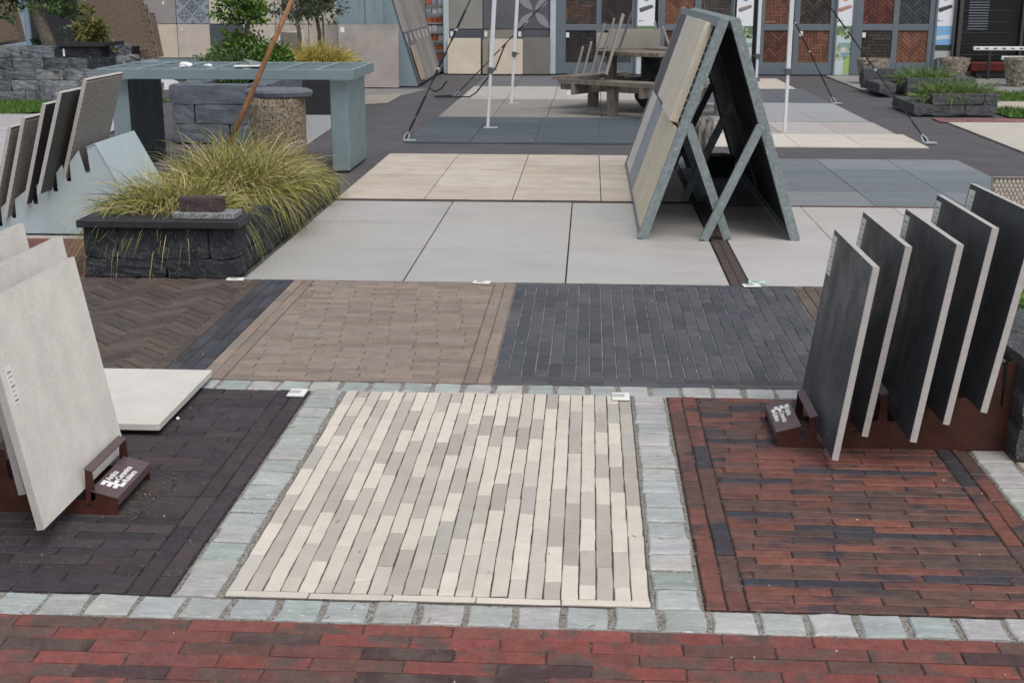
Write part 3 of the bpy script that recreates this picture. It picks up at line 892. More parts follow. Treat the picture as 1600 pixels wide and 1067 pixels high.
def leaf_cloud(mb, n, blobs, size, cols, rng=R, aspect=2.2, flat=.3):
    """small leaf faces spread through the volumes `blobs` = (x,y,z,rx,ry,rz)"""
    tot = sum(bx[3] * bx[4] * bx[5] for bx in blobs)
    for (x, y, z, rx, ry, rz) in blobs:
        m = max(8, int(n * rx * ry * rz / tot))
        clumps = [(Vector((rng.gauss(0, 1), rng.gauss(0, 1), rng.gauss(0, 1))).normalized() * (rng.random() ** .45)) for _ in range(max(5, m // 26))]
        for _ in range(m):
            cpt = rng.choice(clumps)
            p = cpt + Vector((rng.gauss(0, .13), rng.gauss(0, .13), rng.gauss(0, .13)))
            P = Vector((x + p.x * rx, y + p.y * ry, z + p.z * rz))
            d = (p + Vector((rng.gauss(0, .6), rng.gauss(0, .6), rng.gauss(0, .6) + .25))).normalized()
            s_ = size * rng.uniform(.6, 1.3)
            sd_ = d.cross(Vector((rng.gauss(0, 1), rng.gauss(0, 1), rng.gauss(0, 1)))).normalized()
            c = jit(rng.choice(cols), .2, rng)
            mb.add([P, P + d * s_ * .5 + sd_ * s_ / aspect / 2, P + d * s_, P + d * s_ * .5 - sd_ * s_ / aspect / 2], [(0, 1, 2, 3)], 0, c)
def limbs(mb, base, ends, r0, r1, rng=R):
    for e in ends:
        m = (Vector(base) + Vector(e)) / 2 + Vector((rng.uniform(-.05, .05), rng.uniform(-.05, .05), .03))
        mb.tube([base, m, e], [r0, (r0 + r1) / 2, r1], 6)

# ------------------------------------------------------------------ black stone planter with sedges
t = thing('stone_planter', (-2.13, 7.6, 0), 'black split stone planter full of sedges with a dark coping at its front', 'planter')
off = Vector((2.13, -7.6, 0))
def pst(name, c, d, amp, m=M_basalt, parent=t):
    o = link(name, block_mesh(d, amp, R.randrange(10 ** 6), m, name, 4), parent)
    o.location = Vector(c) + off
    return o
for x0, x1 in ((-2.515, -2.10), (-2.097, -1.742)):
    pst('stone', ((x0 + x1) / 2, 6.325, .047), (x1 - x0, .20, .094), .004)
for x0, x1 in ((-2.512, -2.343), (-2.338, -1.878), (-1.873, -1.742)):
    pst('stone', ((x0 + x1) / 2, 6.325, .175), (x1 - x0, .20, .155), .005)
y = 6.43
while y < 8.95:
    e = min(y + .40, 9.0)
    pst('stone', (-1.83, (y + e) / 2, .045), (.165, e - y - .004, .088), .004)
    pst('stone', (-2.43, (y + e) / 2, .10), (.16, e - y - .004, .20), .004)
    y += .404
for y0, y1 in ((6.43, 6.86), (6.865, 7.30), (7.305, 7.72)):
    pst('stone', (-1.835, (y0 + y1) / 2, .165), (.16, y1 - y0, .145), .008)
for y0, y1 in ((7.73, 8.1), (8.105, 8.5), (8.505, 8.95)):
    pst('stone', (-1.85, (y0 + y1) / 2, .118), (.15, y1 - y0, .05), .006)
b = MB()
b.box((-2.12 + off.x, 7.7 + off.y, .09), (.56, 2.5, .16))
b.build('soil', M_soil, t)
b = MB()
b.box((-2.118 + off.x, 6.31 + off.y, .274), (.815, .25, .036), bev=.003)
b.build('coping', M_cap, t)
M_granite = mat('grey_granite', (.16, .165, .165), var=.2, scale=40, bump=.3, bscale=260, speck=((.38, .39, .39), 300, .6))
b = MB()
b.box((0, 0, 0), (.315, .14, .03), bev=.003)
o = b.build('granite_slab', M_granite)
o.location = (-1.90, 6.32, .308)
tag(o, 'small grey granite slab on the planter coping under a loose brick', 'stone slab')
o = link('brick', block_mesh((.215, .085, .07), .0025, 5, M_dkbrown, 'brick', 3))
o.color = (.062, .046, .046, 1)
o.location = (-1.925, 6.325, .359)
tag(o, 'loose dark purple brick on the small granite slab', 'brick')

# pitted column with a slate on top, and the stake leaning beside it
t = thing('stone_column', (-2.235, 9.28, 0), 'round pitted sandstone column standing behind the sedges', 'column')
b = MB()
rg = random.Random(3)
b.lathe([(.20, 0), (.203, .1), (.2, .2), (.203, .3), (.2, .4), (.203, .5), (.20, .58), (.196, .64), (.17, .645)], n=40, wob=.012, rng=rg)
b.build('shaft', M_column, t, smooth=True)
poly = [(-.21, -.10), (-.05, -.205), (.09, -.19), (.17, -.12), (.27, -.06), (.20, .10), (.12, .18), (-.1, .20), (-.23, .08)]
b = MB()
n = len(poly)
vs = [(u * .94, v * .94, 0) for u, v in poly] + [(u, v, .03) for u, v in poly] + [(u * .97, v * .97, .047) for u, v in poly]
b.add(vs, [tuple(range(n))[::-1], tuple(range(2 * n, 3 * n))] + [(i, (i + 1) % n, (i + 1) % n + n, i + n) for i in range(n)] + [(i + n, (i + 1) % n + n, (i + 1) % n + 2 * n, i + 2 * n) for i in range(n)])
o = b.build('slate_plate', M_slatecap)
o.location = (-2.225, 9.27, .647)
tag(o, 'ragged blue grey slate plate lying on the pitted column', 'slate plate')
b = MB()
p0, p1 = AY(352, 240, 8.72), AY(470, -32, 8.90)
b.tube([p0, p0.lerp(p1, .3), p0.lerp(p1, .6), p1], [.019, .018, .017, .016], 10)
o = b.build('wooden_stake', M_stick, smooth=True)
tag(o, 'brown wooden stake leaning out of the sedges beside the column', 'wooden stake')

# ------------------------------------------------------------------ blue green steel table
t = thing('steel_table', (-2.8, 10.45, 0), 'blue green painted steel table with an open grid top and box legs', 'table')
ox, oy = 2.8, -10.45
b = MB()
b.box((-1.935 + ox, 10.455 + oy, .352), (.135, .81, .704), bev=.006)
b.build('leg', M_green_steel, t)
b = MB()
b.box((-3.66 + ox, 10.455 + oy, .352), (.135, .81, .704), bev=.006)
lg = b.build('leg', M_green_steel, t)
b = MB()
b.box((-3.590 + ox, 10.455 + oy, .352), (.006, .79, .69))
b.build('leg_shade_panel', mat('leg_shade_colour', (.020, .026, .029), var=.2, scale=5, rough=.5, grain=.02), lg)  # shade inside the leg, painted as a dark sheet over its inner face
b = MB()
zc, hh = .746, .078
b.box((-2.805 + ox, 9.985 + oy, zc), (2.01, .03, hh), bev=.003)
b.box((-2.805 + ox, 10.925 + oy, zc), (2.01, .03, hh), bev=.003)
b.box((-3.795 + ox, 10.455 + oy, zc), (.03, .91, hh), bev=.003)
b.box((-1.815 + ox, 10.455 + oy, zc), (.03, .91, hh), bev=.003)
b.build('rim', M_green_steel, t)
for k in range(6):
    b = MB()
    b.box((-3.795 + 1.98 * (k + 1) / 7 + ox, 10.455 + oy, .764), (.045, .908, .036))
    b.build('cross_bar', M_green_steel, t)
for k in range(2):
    b = MB()
    b.box((-2.805 + ox, 10.0 + .91 * (k + 1) / 3 + oy, .7625), (1.948, .045, .030))
    b.build('long_bar', M_green_steel, t)
def crumple(name, loc, r, label, seed):
    rg = random.Random(seed)
    bm = bmesh.new()
    bmesh.ops.create_icosphere(bm, subdivisions=2, radius=1)
    for v in bm.verts:
        k = rg.uniform(.7, 1.15)
        v.co = Vector((v.co.x * r * 1.7 * k, v.co.y * r * k, v.co.z * r * .7 * k))
    me = bpy.data.meshes.new(name)
    bm.to_mesh(me)
    bm.free()
    me.materials.append(M_white)
    o = link(name, me)
    o.location = loc
    return tag(o, label, 'paper scrap')
crumple('crumpled_paper', AY(289, 102, 10.4), .035, 'larger white crumpled paper on the steel table, left of the smaller one', 1)
crumple('crumpled_paper', AY(325, 103, 10.35), .022, 'smaller white crumpled paper on the steel table, between the larger one and the white sheet', 2)
b = MB()
b.box((0, 0, 0), (.20, .14, .004), Matrix.Rotation(.2, 4, 'Z'))
o = b.build('white_sheet', M_white)
o.location = AY(386, 104, 10.25) + Vector((0, 0, .004))
tag(o, 'thin white sheet lying on the steel table beside the stake', 'paper sheet')
b = MB()
b.box((0, 0, 0), (.13, .20, .012), Matrix.Rotation(.25, 4, 'Y') @ Matrix.Rotation(.5, 4, 'Z'))
o = b.build('tile_sample', M_granite)
o.location = AY(397, 99, 10.4)
tag(o, 'small grey tile sample tilted on the steel table behind the white sheet', 'tile sample')

# ------------------------------------------------------------------ pale blue stand with textured slabs
root = thing('slab_stand', (-3.05, 7.6, 0), 'pale blue sheet metal stand holding grey textured slabs on the left', 'display stand')
iv = Matrix.Translation(root.location).inverted()
tex = [(-3.478, 7.43, .05, .29), (-3.390, 7.433, .10, .285), (-3.251, 7.403, .183, .29), (-3.125, 7.313, .259, .307), (-3.040, 7.477, .319, .308)]
prof = [(-3.72, 0), (-3.72, .05), (-3.53, .10)]
for i, (sx, sy, sz, th) in enumerate(tex):
    prof += [(sx - .012, sz + .085), (sx + .012, sz - .01), (sx + .036, sz - .01), (sx + .036, sz + .10)]
prof += [(-2.945, .49), (-2.915, .36), (-2.885, .36), (-2.895, .505), (-2.845, .525), (-2.70, .24), (-2.58, 0)]
b = MB()
b.prism(prof, 7.348, 7.353, 'y', M=iv)
b.build('front_plate', M_paleblue, root)
b = MB()
b.prism(prof, 8.0, 8.005, 'y', M=iv)
b.build('rear_plate', M_paleblue, root)
b = MB()
b.prism([(-2.895, .506), (-2.845, .527), (-2.70, .242), (-2.579, .0), (-2.574, .0), (-2.695, .245), (-2.843, .533), (-2.896, .511)], 7.343, 8.01, 'y', M=iv)
b.build('end_plate', M_paleblue, root)
b = MB()
b.prism([(-3.725, 0), (-3.725, .052), (-3.53, .104), (-3.53, .10), (-3.72, .048), (-3.72, 0)], 7.345, 8.01, 'y', M=iv)
b.build('low_end_plate', M_paleblue, root)
M_t1 = mat('grey_rib', (.30, .285, .265), var=.12, scale=40, bump=.3, bscale=200)
M_t1b = mat('dark_rib_gap', (.07, .066, .06), var=.2, scale=40)
M_t2 = mat('charcoal_textured', (.045, .045, .046), var=.3, scale=60, bump=.8, bscale=160, bdist=.004)
M_t3 = mat('olive_grey_textured', (.085, .085, .078), var=.3, scale=80, bump=.8, bscale=220, bdist=.004)
TL = ['grey woven slab at the low left end of the pale blue stand', 'grey ribbed slab second from the left in the pale blue stand', 'dark charcoal slab in the middle of the pale blue stand',
      'olive grey slab second from the right in the pale blue stand', 'light grey woven slab standing highest at the right end of the pale blue stand']
for i, (sx, sy, sz, th) in enumerate(tex):
    if i in (2, 3):
        leaning_slab('textured_slab', sx, sy - .13, sz, th, 0, .6, .6, .022, -1, [(M_t2, M_t3)[i - 2], M_edge], TL[i], 'stone slab', 'textured slabs in the pale blue stand')
    else:
        woven_slab('textured_slab', .6, .6, .022, -1, .019 if i < 4 else .014, M_t1, M_edge, M_t1b, lean_frame(sx, sy - .13, sz, th, 0), TL[i], 'stone slab', 'textured slabs in the pale blue stand', relief=.004)

# ------------------------------------------------------------------ two galvanised leaning racks, back to back
def lean_rack(xf, xt, y0, y1, zt, sgn, xb, zb, label):
    """xf foot, xt top; tiles face -sgn... ; braces run from (xb0,zb) on the frame to the ground at xb1"""
    t = thing('display_rack', (xf, (y0 + y1) / 2, 0), label, 'display rack', 'galvanised leaning display racks')
    iv = Matrix.Translation(t.location).inverted()
    d = Vector((xt - xf, 0, zt)).normalized()
    n = Vector((-d.z * sgn, 0, d.x * sgn))       # outward (show side)
    if n.x * sgn > 0:
        n = -n
    A, B = Vector((xf, 0, 0)), Vector((xt, 0, zt))
    def bm_(nm, a, c, w, h, m=M_galv, up=None):
        b = MB()
        b.beam(iv @ Vector(a), iv @ Vector(c), w, h, up=up or n, bev=.002)
        return b.build(nm, m, t)
    for y in (y0 + .022, y1 - .022):
        bm_('side_rail', (A.x, y, A.z + .002), (B.x, y, B.z), .044, .055)
    bm_('top_rail', (B.x - d.x * .03, y0 + .045, B.z - d.z * .03), (B.x - d.x * .03, y1 - .045, B.z - d.z * .03), .055, .05, up=n)
    bm_('bottom_rail', (A.x + d.x * .035, y0 + .045, A.z + d.z * .035), (A.x + d.x * .035, y1 - .045, A.z + d.z * .035), .05, .04, up=n)
    bm_('middle_stud', A.lerp(B, .05) + Vector((0, (y0 + y1) / 2, 0)), A.lerp(B, .955) + Vector((0, (y0 + y1) / 2, 0)), .05, .035)
    # backing sheet
    b = MB()
    c0, c1 = A.lerp(B, .04) - n * .008, A.lerp(B, .96) - n * .008
    M = Matrix((Vector((0, 1, 0)), d, Vector((0, 1, 0)).cross(d))).transposed().to_4x4()
    M.translation = iv @ ((c0 + c1) / 2 + Vector((0, (y0 + y1) / 2, 0)))
    b.box((0, 0, 0), (y1 - y0 - .095, (c1 - c0).length, .008), M)
    b.build('backing_sheet', M_darkback, t)
    # hooks along the rails
    b = MB()
    for k in range(12):
        p = A.lerp(B, .52 + .035 * k) + n * .028 + Vector((0, y0 + .09, 0))
        b.box(iv @ p, (.006, .09, .006))
        p = A.lerp(B, .06 + .035 * k) + n * .028 + Vector((0, y1 - .06, 0))
        b.box(iv @ p, (.006, .05, .006))
    b.build('hooks', M_galv, t, kind='stuff')
    for k, y in enumerate((y0 + (.02 if sgn > 0 else -.02), (y0 + y1) / 2 + (.04 if sgn > 0 else -.04), y1 - .08)):
        f = zb / zt
        p = A.lerp(B, f) - n * .02
        bm_('brace', (p.x, y, p.z), (xb, y, .004), .032, .05, up=(1, 0, 0))
    return t, A, B, d, n
AL, A1, B1, d1, n1 = lean_rack(.315, .735, 7.37, 10.45, 1.235, 1, .805, .66, 'galvanised rack leaning right, with cream and grey tiles on its left face')
AR, A2, B2, d2, n2 = lean_rack(1.19, .79, 7.37, 10.45, 1.232, -1, .665, .66, 'galvanised rack leaning left, its dark back turned to the other rack')
def rack_tile(nm, A, B, d, n, yc, sc, L, Hh, th, col, label, lift=-.003, group='sample tiles hung on the left galvanised rack'):
    b = MB()
    b.box((0, 0, 0), (L, Hh, th), bev=.002)
    o = b.build(nm, M_solid, color=col)
    M = Matrix((Vector((0, 1, 0)), d, Vector((0, 1, 0)).cross(d))).transposed().to_4x4()
    M.translation = A + d * sc + n * (lift + th / 2 + .004) + Vector((0, yc, 0))
    o.matrix_world = M
    return tag(o, label, 'tile', group)
lo, up_ = .335, .955
for ya, yb_, col, lb in ((7.445, 8.20, (.68, .60, .45), 'sand coloured tile at the near lower corner of the left rack'),
                    (8.235, 8.94, (.66, .595, .46), 'sand coloured tile, second from the near end in the lower row of the left rack'),
                    (8.965, 9.72, (.30, .33, .375), 'blue grey tile in the lower row of the left rack'),
                    (9.735, 10.38, (.64, .62, .58), 'pale grey tile at the far end of the lower row of the left rack')):
    rack_tile('rack_tile', A1, B1, d1, n1, (ya + yb_) / 2, lo, yb_ - ya, .60, .02, col, lb)
for ya, yb_, col, lb, th in ((7.80, 8.70, (.73, .66, .53), 'thick cream tile nearest the camera in the upper row of the left rack', .05),
                        (8.76, 9.70, (.70, .64, .54), 'thin cream tile in the middle of the upper row of the left rack', .026),
                        (9.73, 10.38, (.12, .11, .135), 'dark purple grey tile at the far end of the upper row of the left rack', .026)):
    rack_tile('rack_tile', A1, B1, d1, n1, (ya + yb_) / 2, up_, yb_ - ya, .60, th, col, lb)
for k in range(4):
    rack_tile('rack_tile', A2, B2, d2, n2, 7.80 + .75 * k, .645, .73, 1.18, .02, (.30, .28, .26), ('tall taupe tile nearest the camera on the right face of the right galvanised rack', 'tall taupe tile second from the near end, right face of the right rack', 'tall taupe tile third from the near end, right face of the right rack', 'tall taupe tile at the far end, right face of the right rack')[k], group='sample tiles hung on the right galvanised rack')

# ------------------------------------------------------------------ gravel, lawns, planters on the left
def flat_poly(name, pts, z, m, kind, label):
    b = MB()
    b.add([(p[0], p[1], z) for p in pts], [tuple(range(len(pts)))])
    o = b.build(name, m, kind=kind)
    o['label'] = label
    return o
def inpoly(x, y, pts):
    c = False
    for i in range(len(pts)):
        (x1, y1), (x2, y2) = pts[i - 1][:2], pts[i][:2]
        if (y1 > y) != (y2 > y) and x < (x2 - x1) * (y - y1) / (y2 - y1) + x1:
            c = not c
    return c
def gravel(label, pts, n, size, cols):
    xs, ys = [p[0] for p in pts], [p[1] for p in pts]
    b = MB()
    b.add([(p[0], p[1], -.010) for p in pts], [tuple(range(len(pts)))], 0, tuple(c * .55 for c in cols[0]))
    k = 0
    while k < n:
        x, y = R.uniform(min(xs), max(xs)), R.uniform(min(ys), max(ys))
        if not inpoly(x, y, pts):
            continue
        k += 1
        s_ = size * R.uniform(.5, 1.2)
        a = R.uniform(0, 6.28)
        M = Matrix.Translation((x, y, -.008 + s_ * .25)) @ Matrix.Rotation(a, 4, 'Z') @ Matrix.Rotation(R.uniform(-.5, .5), 4, 'X')
        w = [R.uniform(.6, 1.1) * s_ for _ in range(3)]
        b.add([(-w[0], 0, 0), (0, -w[1] * .7, 0), (w[0] * .9, 0, 0), (0, w[1] * .7, 0), (0, 0, w[2] * .55), (0, 0, -w[2] * .4)],
              [(0, 1, 4), (1, 2, 4), (2, 3, 4), (3, 0, 4), (1, 0, 5), (2, 1, 5), (3, 2, 5), (0, 3, 5)], 0, jit(R.choice(cols), .15))
    o = b.build('gravel', M_pebble, kind='stuff')
    o['label'] = label
    return o
gp = [G(*p)[:2] for p in ((425, 178), (530, 172), (522, 196), (478, 226), (430, 222))]
gravel('bed of white and grey gravel behind the table leg', gp, 3200, .016, [(.52, .53, .54), (.62, .63, .63), (.33, .34, .36), (.45, .46, .48)])
gp = [G(*p)[:2] for p in ((565, 148), (632, 145), (606, 160), (560, 163))]
gravel('patch of buff gravel in front of the leaning taupe tile', gp, 1500, .02, [(.52, .48, .41), (.60, .56, .49), (.40, .36, .30)])
flat_poly('kerb_strip', [G(*p) for p in ((555, 137), (668, 138), (630, 148), (555, 150))], -.0125, mat('grey_kerb', (.20, .195, .195), var=.15, scale=5), 'structure', 'grey flat kerb strip in front of the shed')

def lawn(label, x0, x1, y0, y1, n, poly=None):
    poly = poly or [(x0, y0), (x1, y0), (x1, y1), (x0, y1)]
    b = MB()
    b.add([(p[0], p[1], .0) for p in poly], [tuple(range(len(poly)))], 0, (.05, .09, .02))
    k = 0
    while k < n:
        x, y = R.uniform(x0, x1), R.uniform(y0, y1)
        if not inpoly(x, y, poly):
            continue
        k += 1
        h = R.uniform(.03, .06)
        a = R.uniform(0, 6.28)
        w = .008
        lx, ly = R.uniform(-.02, .02), R.uniform(-.02, .02)
        b.add([(x - w * math.cos(a), y - w * math.sin(a), 0), (x + w * math.cos(a), y + w * math.sin(a), 0), (x + lx, y + ly, h)], [(0, 1, 2)], 0, jit(R.choice([(.075, .15, .025), (.10, .18, .035), (.06, .125, .02)]), .2))
    o = b.build('lawn', M_leaf, kind='stuff')
    o['label'] = label
    return o
lawn('green lawn in front of the grey stone planter on the left', -9.4, -5.0, 14.25, 16.3, 9000, [(-9.4, 14.30), (-6.6, 14.30), (-5.75, 15.3), (-5.2, 16.2), (-9.4, 16.2)])
lawn('strip of lawn behind the dark planter on the right', 5.0, 9.0, 16.72, 18.05, 5000)
lawn('strip of lawn beside the nearer dark planter on the right', 4.62, 9.0, 14.65, 15.68, 5000)

# big grey stone planter, left
t = thing('stone_planter', (-6.9, 15.95, 0), 'big grey planter of split stone courses behind the lawn, left', 'planter')
M_grey = mat('grey_split_stone', src='obj', var=.35, scale=14, bump=1, bscale=34, bdist=.02, rough=.9, spec=.2, mott=((.045, .05, .058), 6, .5, .65, .7), speck=((.40, .42, .44), 70, .72))
GS = [(.22, .24, .26), (.18, .195, .215), (.26, .28, .295), (.15, .165, .18)]
xr = -5.88
for c in range(5):
    x = xr - (.0 if c % 2 else .1)
    k = 0
    while x > -9.6:
        L = (.58, .42, .50, .35)[(k + c) % 4] if c != 3 else (.28, .55, .4)[k % 3]
        dark_ = c >= 3 and x > -6.35
        o = link('stone', block_mesh((L - .006, .22, .132), .006, R.randrange(10 ** 6), M_grey, cuts=3), t, None, jit((.045, .05, .058) if dark_ and R.random() < .75 else R.choice(GS), .15))
        o.location = (x - L / 2 + 6.9, 0.06, .068 + .1345 * c)
        x -= L
        k += 1
for c in range(5):
    for k in range(1):
        o = link('stone', block_mesh((.22, .56, .132), .011, R.randrange(10 ** 6), M_grey, cuts=3), t, None, jit(R.choice(GS), .15))
        o.location = (xr - .11 + 6.9 - (.0 if c % 2 else .1) + .1, .47 + .57 * k, .068 + .1345 * c)
b = MB()
b.box((-1.4, .95, .30), (4.4, 1.5, .60))
b.build('soil', M_soil, t)
b = MB()
b.prism([(.40, -.10), (.98, -.10), (1.02, .5), (.80, .5), (.76, .20), (.40, .18)], .675, .72, 'z')
b.build('coping', M_cap, t)
b = MB()
b.box((.46, -.065, .60), (.022, .01, .09))
b.build('white_mark', M_white, t)

OLIVE = [(.085, .115, .065), (.11, .14, .085), (.065, .09, .05), (.14, .165, .115), (.055, .075, .04)]
BOX = [(.095, .185, .028), (.075, .15, .022), (.10, .19, .03), (.05, .105, .016), (.13, .22, .045), (.035, .075, .012)]
def tree(name, label, cat, base, trunk, limbs_, blobs, n, size, cols, group=None, aspect=2.2, r=(.07, .04)):
    t = thing(name, base, label, cat, group)
    b = MB()
    b.tube(trunk, [r[0] + (r[1] - r[0]) * i / (len(trunk) - 1) for i in range(len(trunk))], 9)
    limbs(b, trunk[-1], limbs_, r[1] * .7, .012)
    b.build('trunk', M_bark, t, smooth=True)
    b = MB()
    leaf_cloud(b, n, blobs, size, cols, R, aspect)
    b.build('crown', M_leaf, t)
    return t
c = AY(76, 74, 16.25)
tree('olive_tree', 'gnarled olive tree with a thick pale trunk in the big grey planter', 'tree', (c.x, 16.25, .60),
     [(.03, 0, -.05), (0, 0, .12), (-.05, 0, .28), (-.12, 0, .48), (-.14, 0, .62)],
     [(-.5, .1, 1.0), (.35, 0, .9), (-.1, -.2, 1.2), (.1, .3, 1.1)],
     [(-.42, 0, .72, .42, .4, .26), (.05, -.1, .66, .42, .4, .30), (-.1, .1, 1.0, .7, .6, .38), (.33, .0, .50, .30, .3, .24), (-.62, 0, .5, .2, .22, .16), (-.1, 0, 1.5, .85, .7, .42), (.34, -.05, .22, .22, .2, .17)],
     5200, .085, [(.065, .125, .03), (.085, .15, .045), (.045, .09, .02), (.11, .16, .07), (.03, .06, .015)], r=(.10, .06), aspect=2.6)
c = AY(140, 70, 16.1)
tree('shrub', 'loose bronze green shrub at the right corner of the big grey planter', 'shrub', (c.x, 16.15, .6), [(0, 0, -.02), (.02, 0, .12), (.03, 0, .2)], [(.1, 0, .3), (-.08, 0, .3)],
     [(.0, 0, .28, .16, .2, .18), (.12, 0, .2, .14, .16, .14), (-.02, 0, .46, .07, .08, .12), (.28, -.03, .05, .05, .06, .07)], 900, .07, [(.13, .13, .03), (.16, .15, .04), (.10, .10, .025)], r=(.02, .012))
c = AY(60, 70, 16.3)
tree('shrub', 'small dark green shrub at the foot of the olive trunk', 'shrub', (c.x + .06, 16.35, .6), [(0, 0, -.02), (.0, 0, .06), (.01, 0, .12)], [(.06, 0, .15), (-.06, 0, .14)],
     [(0, 0, .10, .13, .14, .12)], 320, .06, [(.03, .06, .015), (.045, .08, .02)], r=(.015, .01))

# brown woven slabs on a white stand, behind the planter
M_wb = mat('brown_woven_face', (.225, .175, .13), var=.1, scale=20, bump=.2)
M_wbg = mat('brown_woven_gap', (.085, .065, .05), var=.2, scale=20)
M_wedge = mat('brown_slab_edge', (.26, .20, .165), var=.08, scale=20)
GB = 'brown textured slabs on the stand behind the planter'
def wv(p_bl, w, h, Y, yaw, leanx, label, cell, m1=M_wb, m2=M_wbg, thick=.03):
    """slab whose show face looks at the camera: yaw about Z, tilt in its own plane by leanx"""
    M = Matrix.Translation(p_bl) @ Matrix.Rotation(yaw, 4, 'Z') @ Matrix.Rotation(rad(90), 4, 'Z') @ Matrix.Rotation(rad(-6), 4, 'Y')
    return M
def brown_slab(px, py, Y, w, h, yaw, shear, label, cell=.032, m1=M_wb, m2=M_wbg):
    p = AY(px, py, Y)
    # local x: face normal (towards -Y), y: along width (+X), z: up, with an in-plane tilt
    M = Matrix.Translation(p) @ Matrix.Rotation(yaw, 4, 'Z') @ Matrix(((0, 1, 0, 0), (1, 0, 0, 0), (0, 0, 1, 0), (0, 0, 0, 1)))
    M = M @ Matrix.Rotation(shear, 4, 'X')
    return woven_slab('woven_slab', w, h, .03, 1, cell, m1, M_wedge, m2, M, label, 'stone slab', GB, relief=.006)
brown_slab(141, 94, 18.0, .82, .82, rad(8), rad(9), 'large brown woven slab in front on the stand behind the grey planter')
brown_slab(166, 100, 18.25, .70, .86, rad(4), rad(8), 'brown woven slab second in the row behind the large one', .035)
brown_slab(181, 100, 18.5, .62, .74, rad(2), rad(8), 'black and brown patterned slab third in the row behind the planter', .07, mat('black_knob', (.06, .055, .05), bump=.2), mat('brown_gap', (.2, .165, .13), bump=.1))
brown_slab(190, 98, 18.75, .62, .62, rad(2), rad(8), 'last small brown slab at the right end of the row behind the planter', .03)
brown_slab(-60, 78, 18.0, .80, .70, rad(8), rad(9), 'brown woven slab cut by the left edge of the photo, behind the planter')
brown_slab(-38, 78, 18.3, .72, .66, rad(6), rad(9), 'dark brown slab just behind the one at the left edge of the photo', .03)
b = MB()
b.prism([(-.02, 0), (.82, 0), (.70, .30), (.30, .42), (.24, .42)], -.25, .4, 'y')
o = b.build('slab_stand', mat('white_stand', (.72, .73, .74), var=.04, bump=0))
pc = AY(178, 110, 17.6)
o.location = (pc.x - .26, 18.3, -.02)
tag(o, 'white sheet metal stand carrying the brown textured slabs', 'display stand')
b = MB()
b.prism([(-.9, 0), (.72, 0), (.64, .38), (-.5, .42)], -.25, .4, 'y')
o = b.build('slab_stand', mat('white_stand', (.72, .73, .74)))
o.location = (-8.3, 18.4, -.02)
tag(o, 'white stand at the left edge of the photo, hidden by the grey planter', 'display stand')

# dark block planter behind the steel table, with topiary, olive standards and yellow grass
t = thing('block_planter', (-3.2, 12.6, 0), 'dark concrete block planter behind the steel table', 'planter')
M_blk = mat('blue_grey_block', (.115, .135, .155), var=.22, scale=7, bump=.6, bscale=60, bdist=.006, rough=.8, mott=((.045, .05, .058), 5, .55, .75, .7))
def blk(c, d, amp=.004):
    o = link('block', block_mesh(d, amp, R.randrange(10 ** 6), M_blk, 'block'), t)
    o.location = (c[0] + 3.2, c[1] - 12.6, c[2])
for c, z in enumerate((.085, .262, .438)):
    blk((-3.39, 13.36, z), (.86, .2, .172))
    xs = [(-3.83, -3.62), (-3.615, -2.96)] if c == 1 else ([(-3.85, -3.1), (-3.095, -2.95)] if c == 2 else [(-3.83, -3.3), (-3.295, -2.95)])
    for x0, x1 in xs:
        blk(((x0 + x1) / 2, 11.93, z), (x1 - x0 - .004, .22, .172))
    for y0 in (12.05, 12.65):
        blk((-3.06, y0 + .3, z), (.22, .592, .172))
        blk((-3.72, y0 + .3, z), (.22, .592, .172))
b = MB()
b.box((-.19, .05, .22), (.44, 1.18, .40))
b.build('soil', M_soil, t)
b = MB()
b.box((0, .22, .27), (.016, .44, .54), bev=.002)
o = b.build('leaning_tile', mat('khaki_tile', (.33, .31, .27), var=.08, scale=8, bump=.15))
o.location = (-4.03, 11.62, .0)
o.rotation_euler = (0, rad(9), rad(3))
tag(o, 'khaki tile leaning on the end of the dark block planter', 'tile')
# darker rear planter (black edge seen under and beyond the table)
t2 = thing('steel_planter', (-3.4, 16.4, 0), 'black steel planter with olive trees and yellow grass, behind the block planter', 'planter')
pr = AY(650, 97, 16.0)
b = MB()
xa, xb = AY(395, 100, 14.6).x, AY(524, 100, 14.6).x
for (c, d) in ((((xa + xb) / 2, 14.6, .25), (xb - xa, .03, .50)), ((xb, 15.4, .25), (.03, 1.57, .50)), (((xa + xb) / 2, 16.2, .25), (xb - xa, .03, .50)), ((xa, 15.4, .25), (.03, 1.57, .50))):
    b.box((c[0] + 3.4, c[1] - 16.4, c[2]), d)
b.build('sheet_walls', M_cap, t2)
b = MB()
b.box(((xa + xb) / 2 + 3.4, -1.0, .22), (xb - xa - .06, 1.5, .44))
b.build('soil', M_soil, t2)
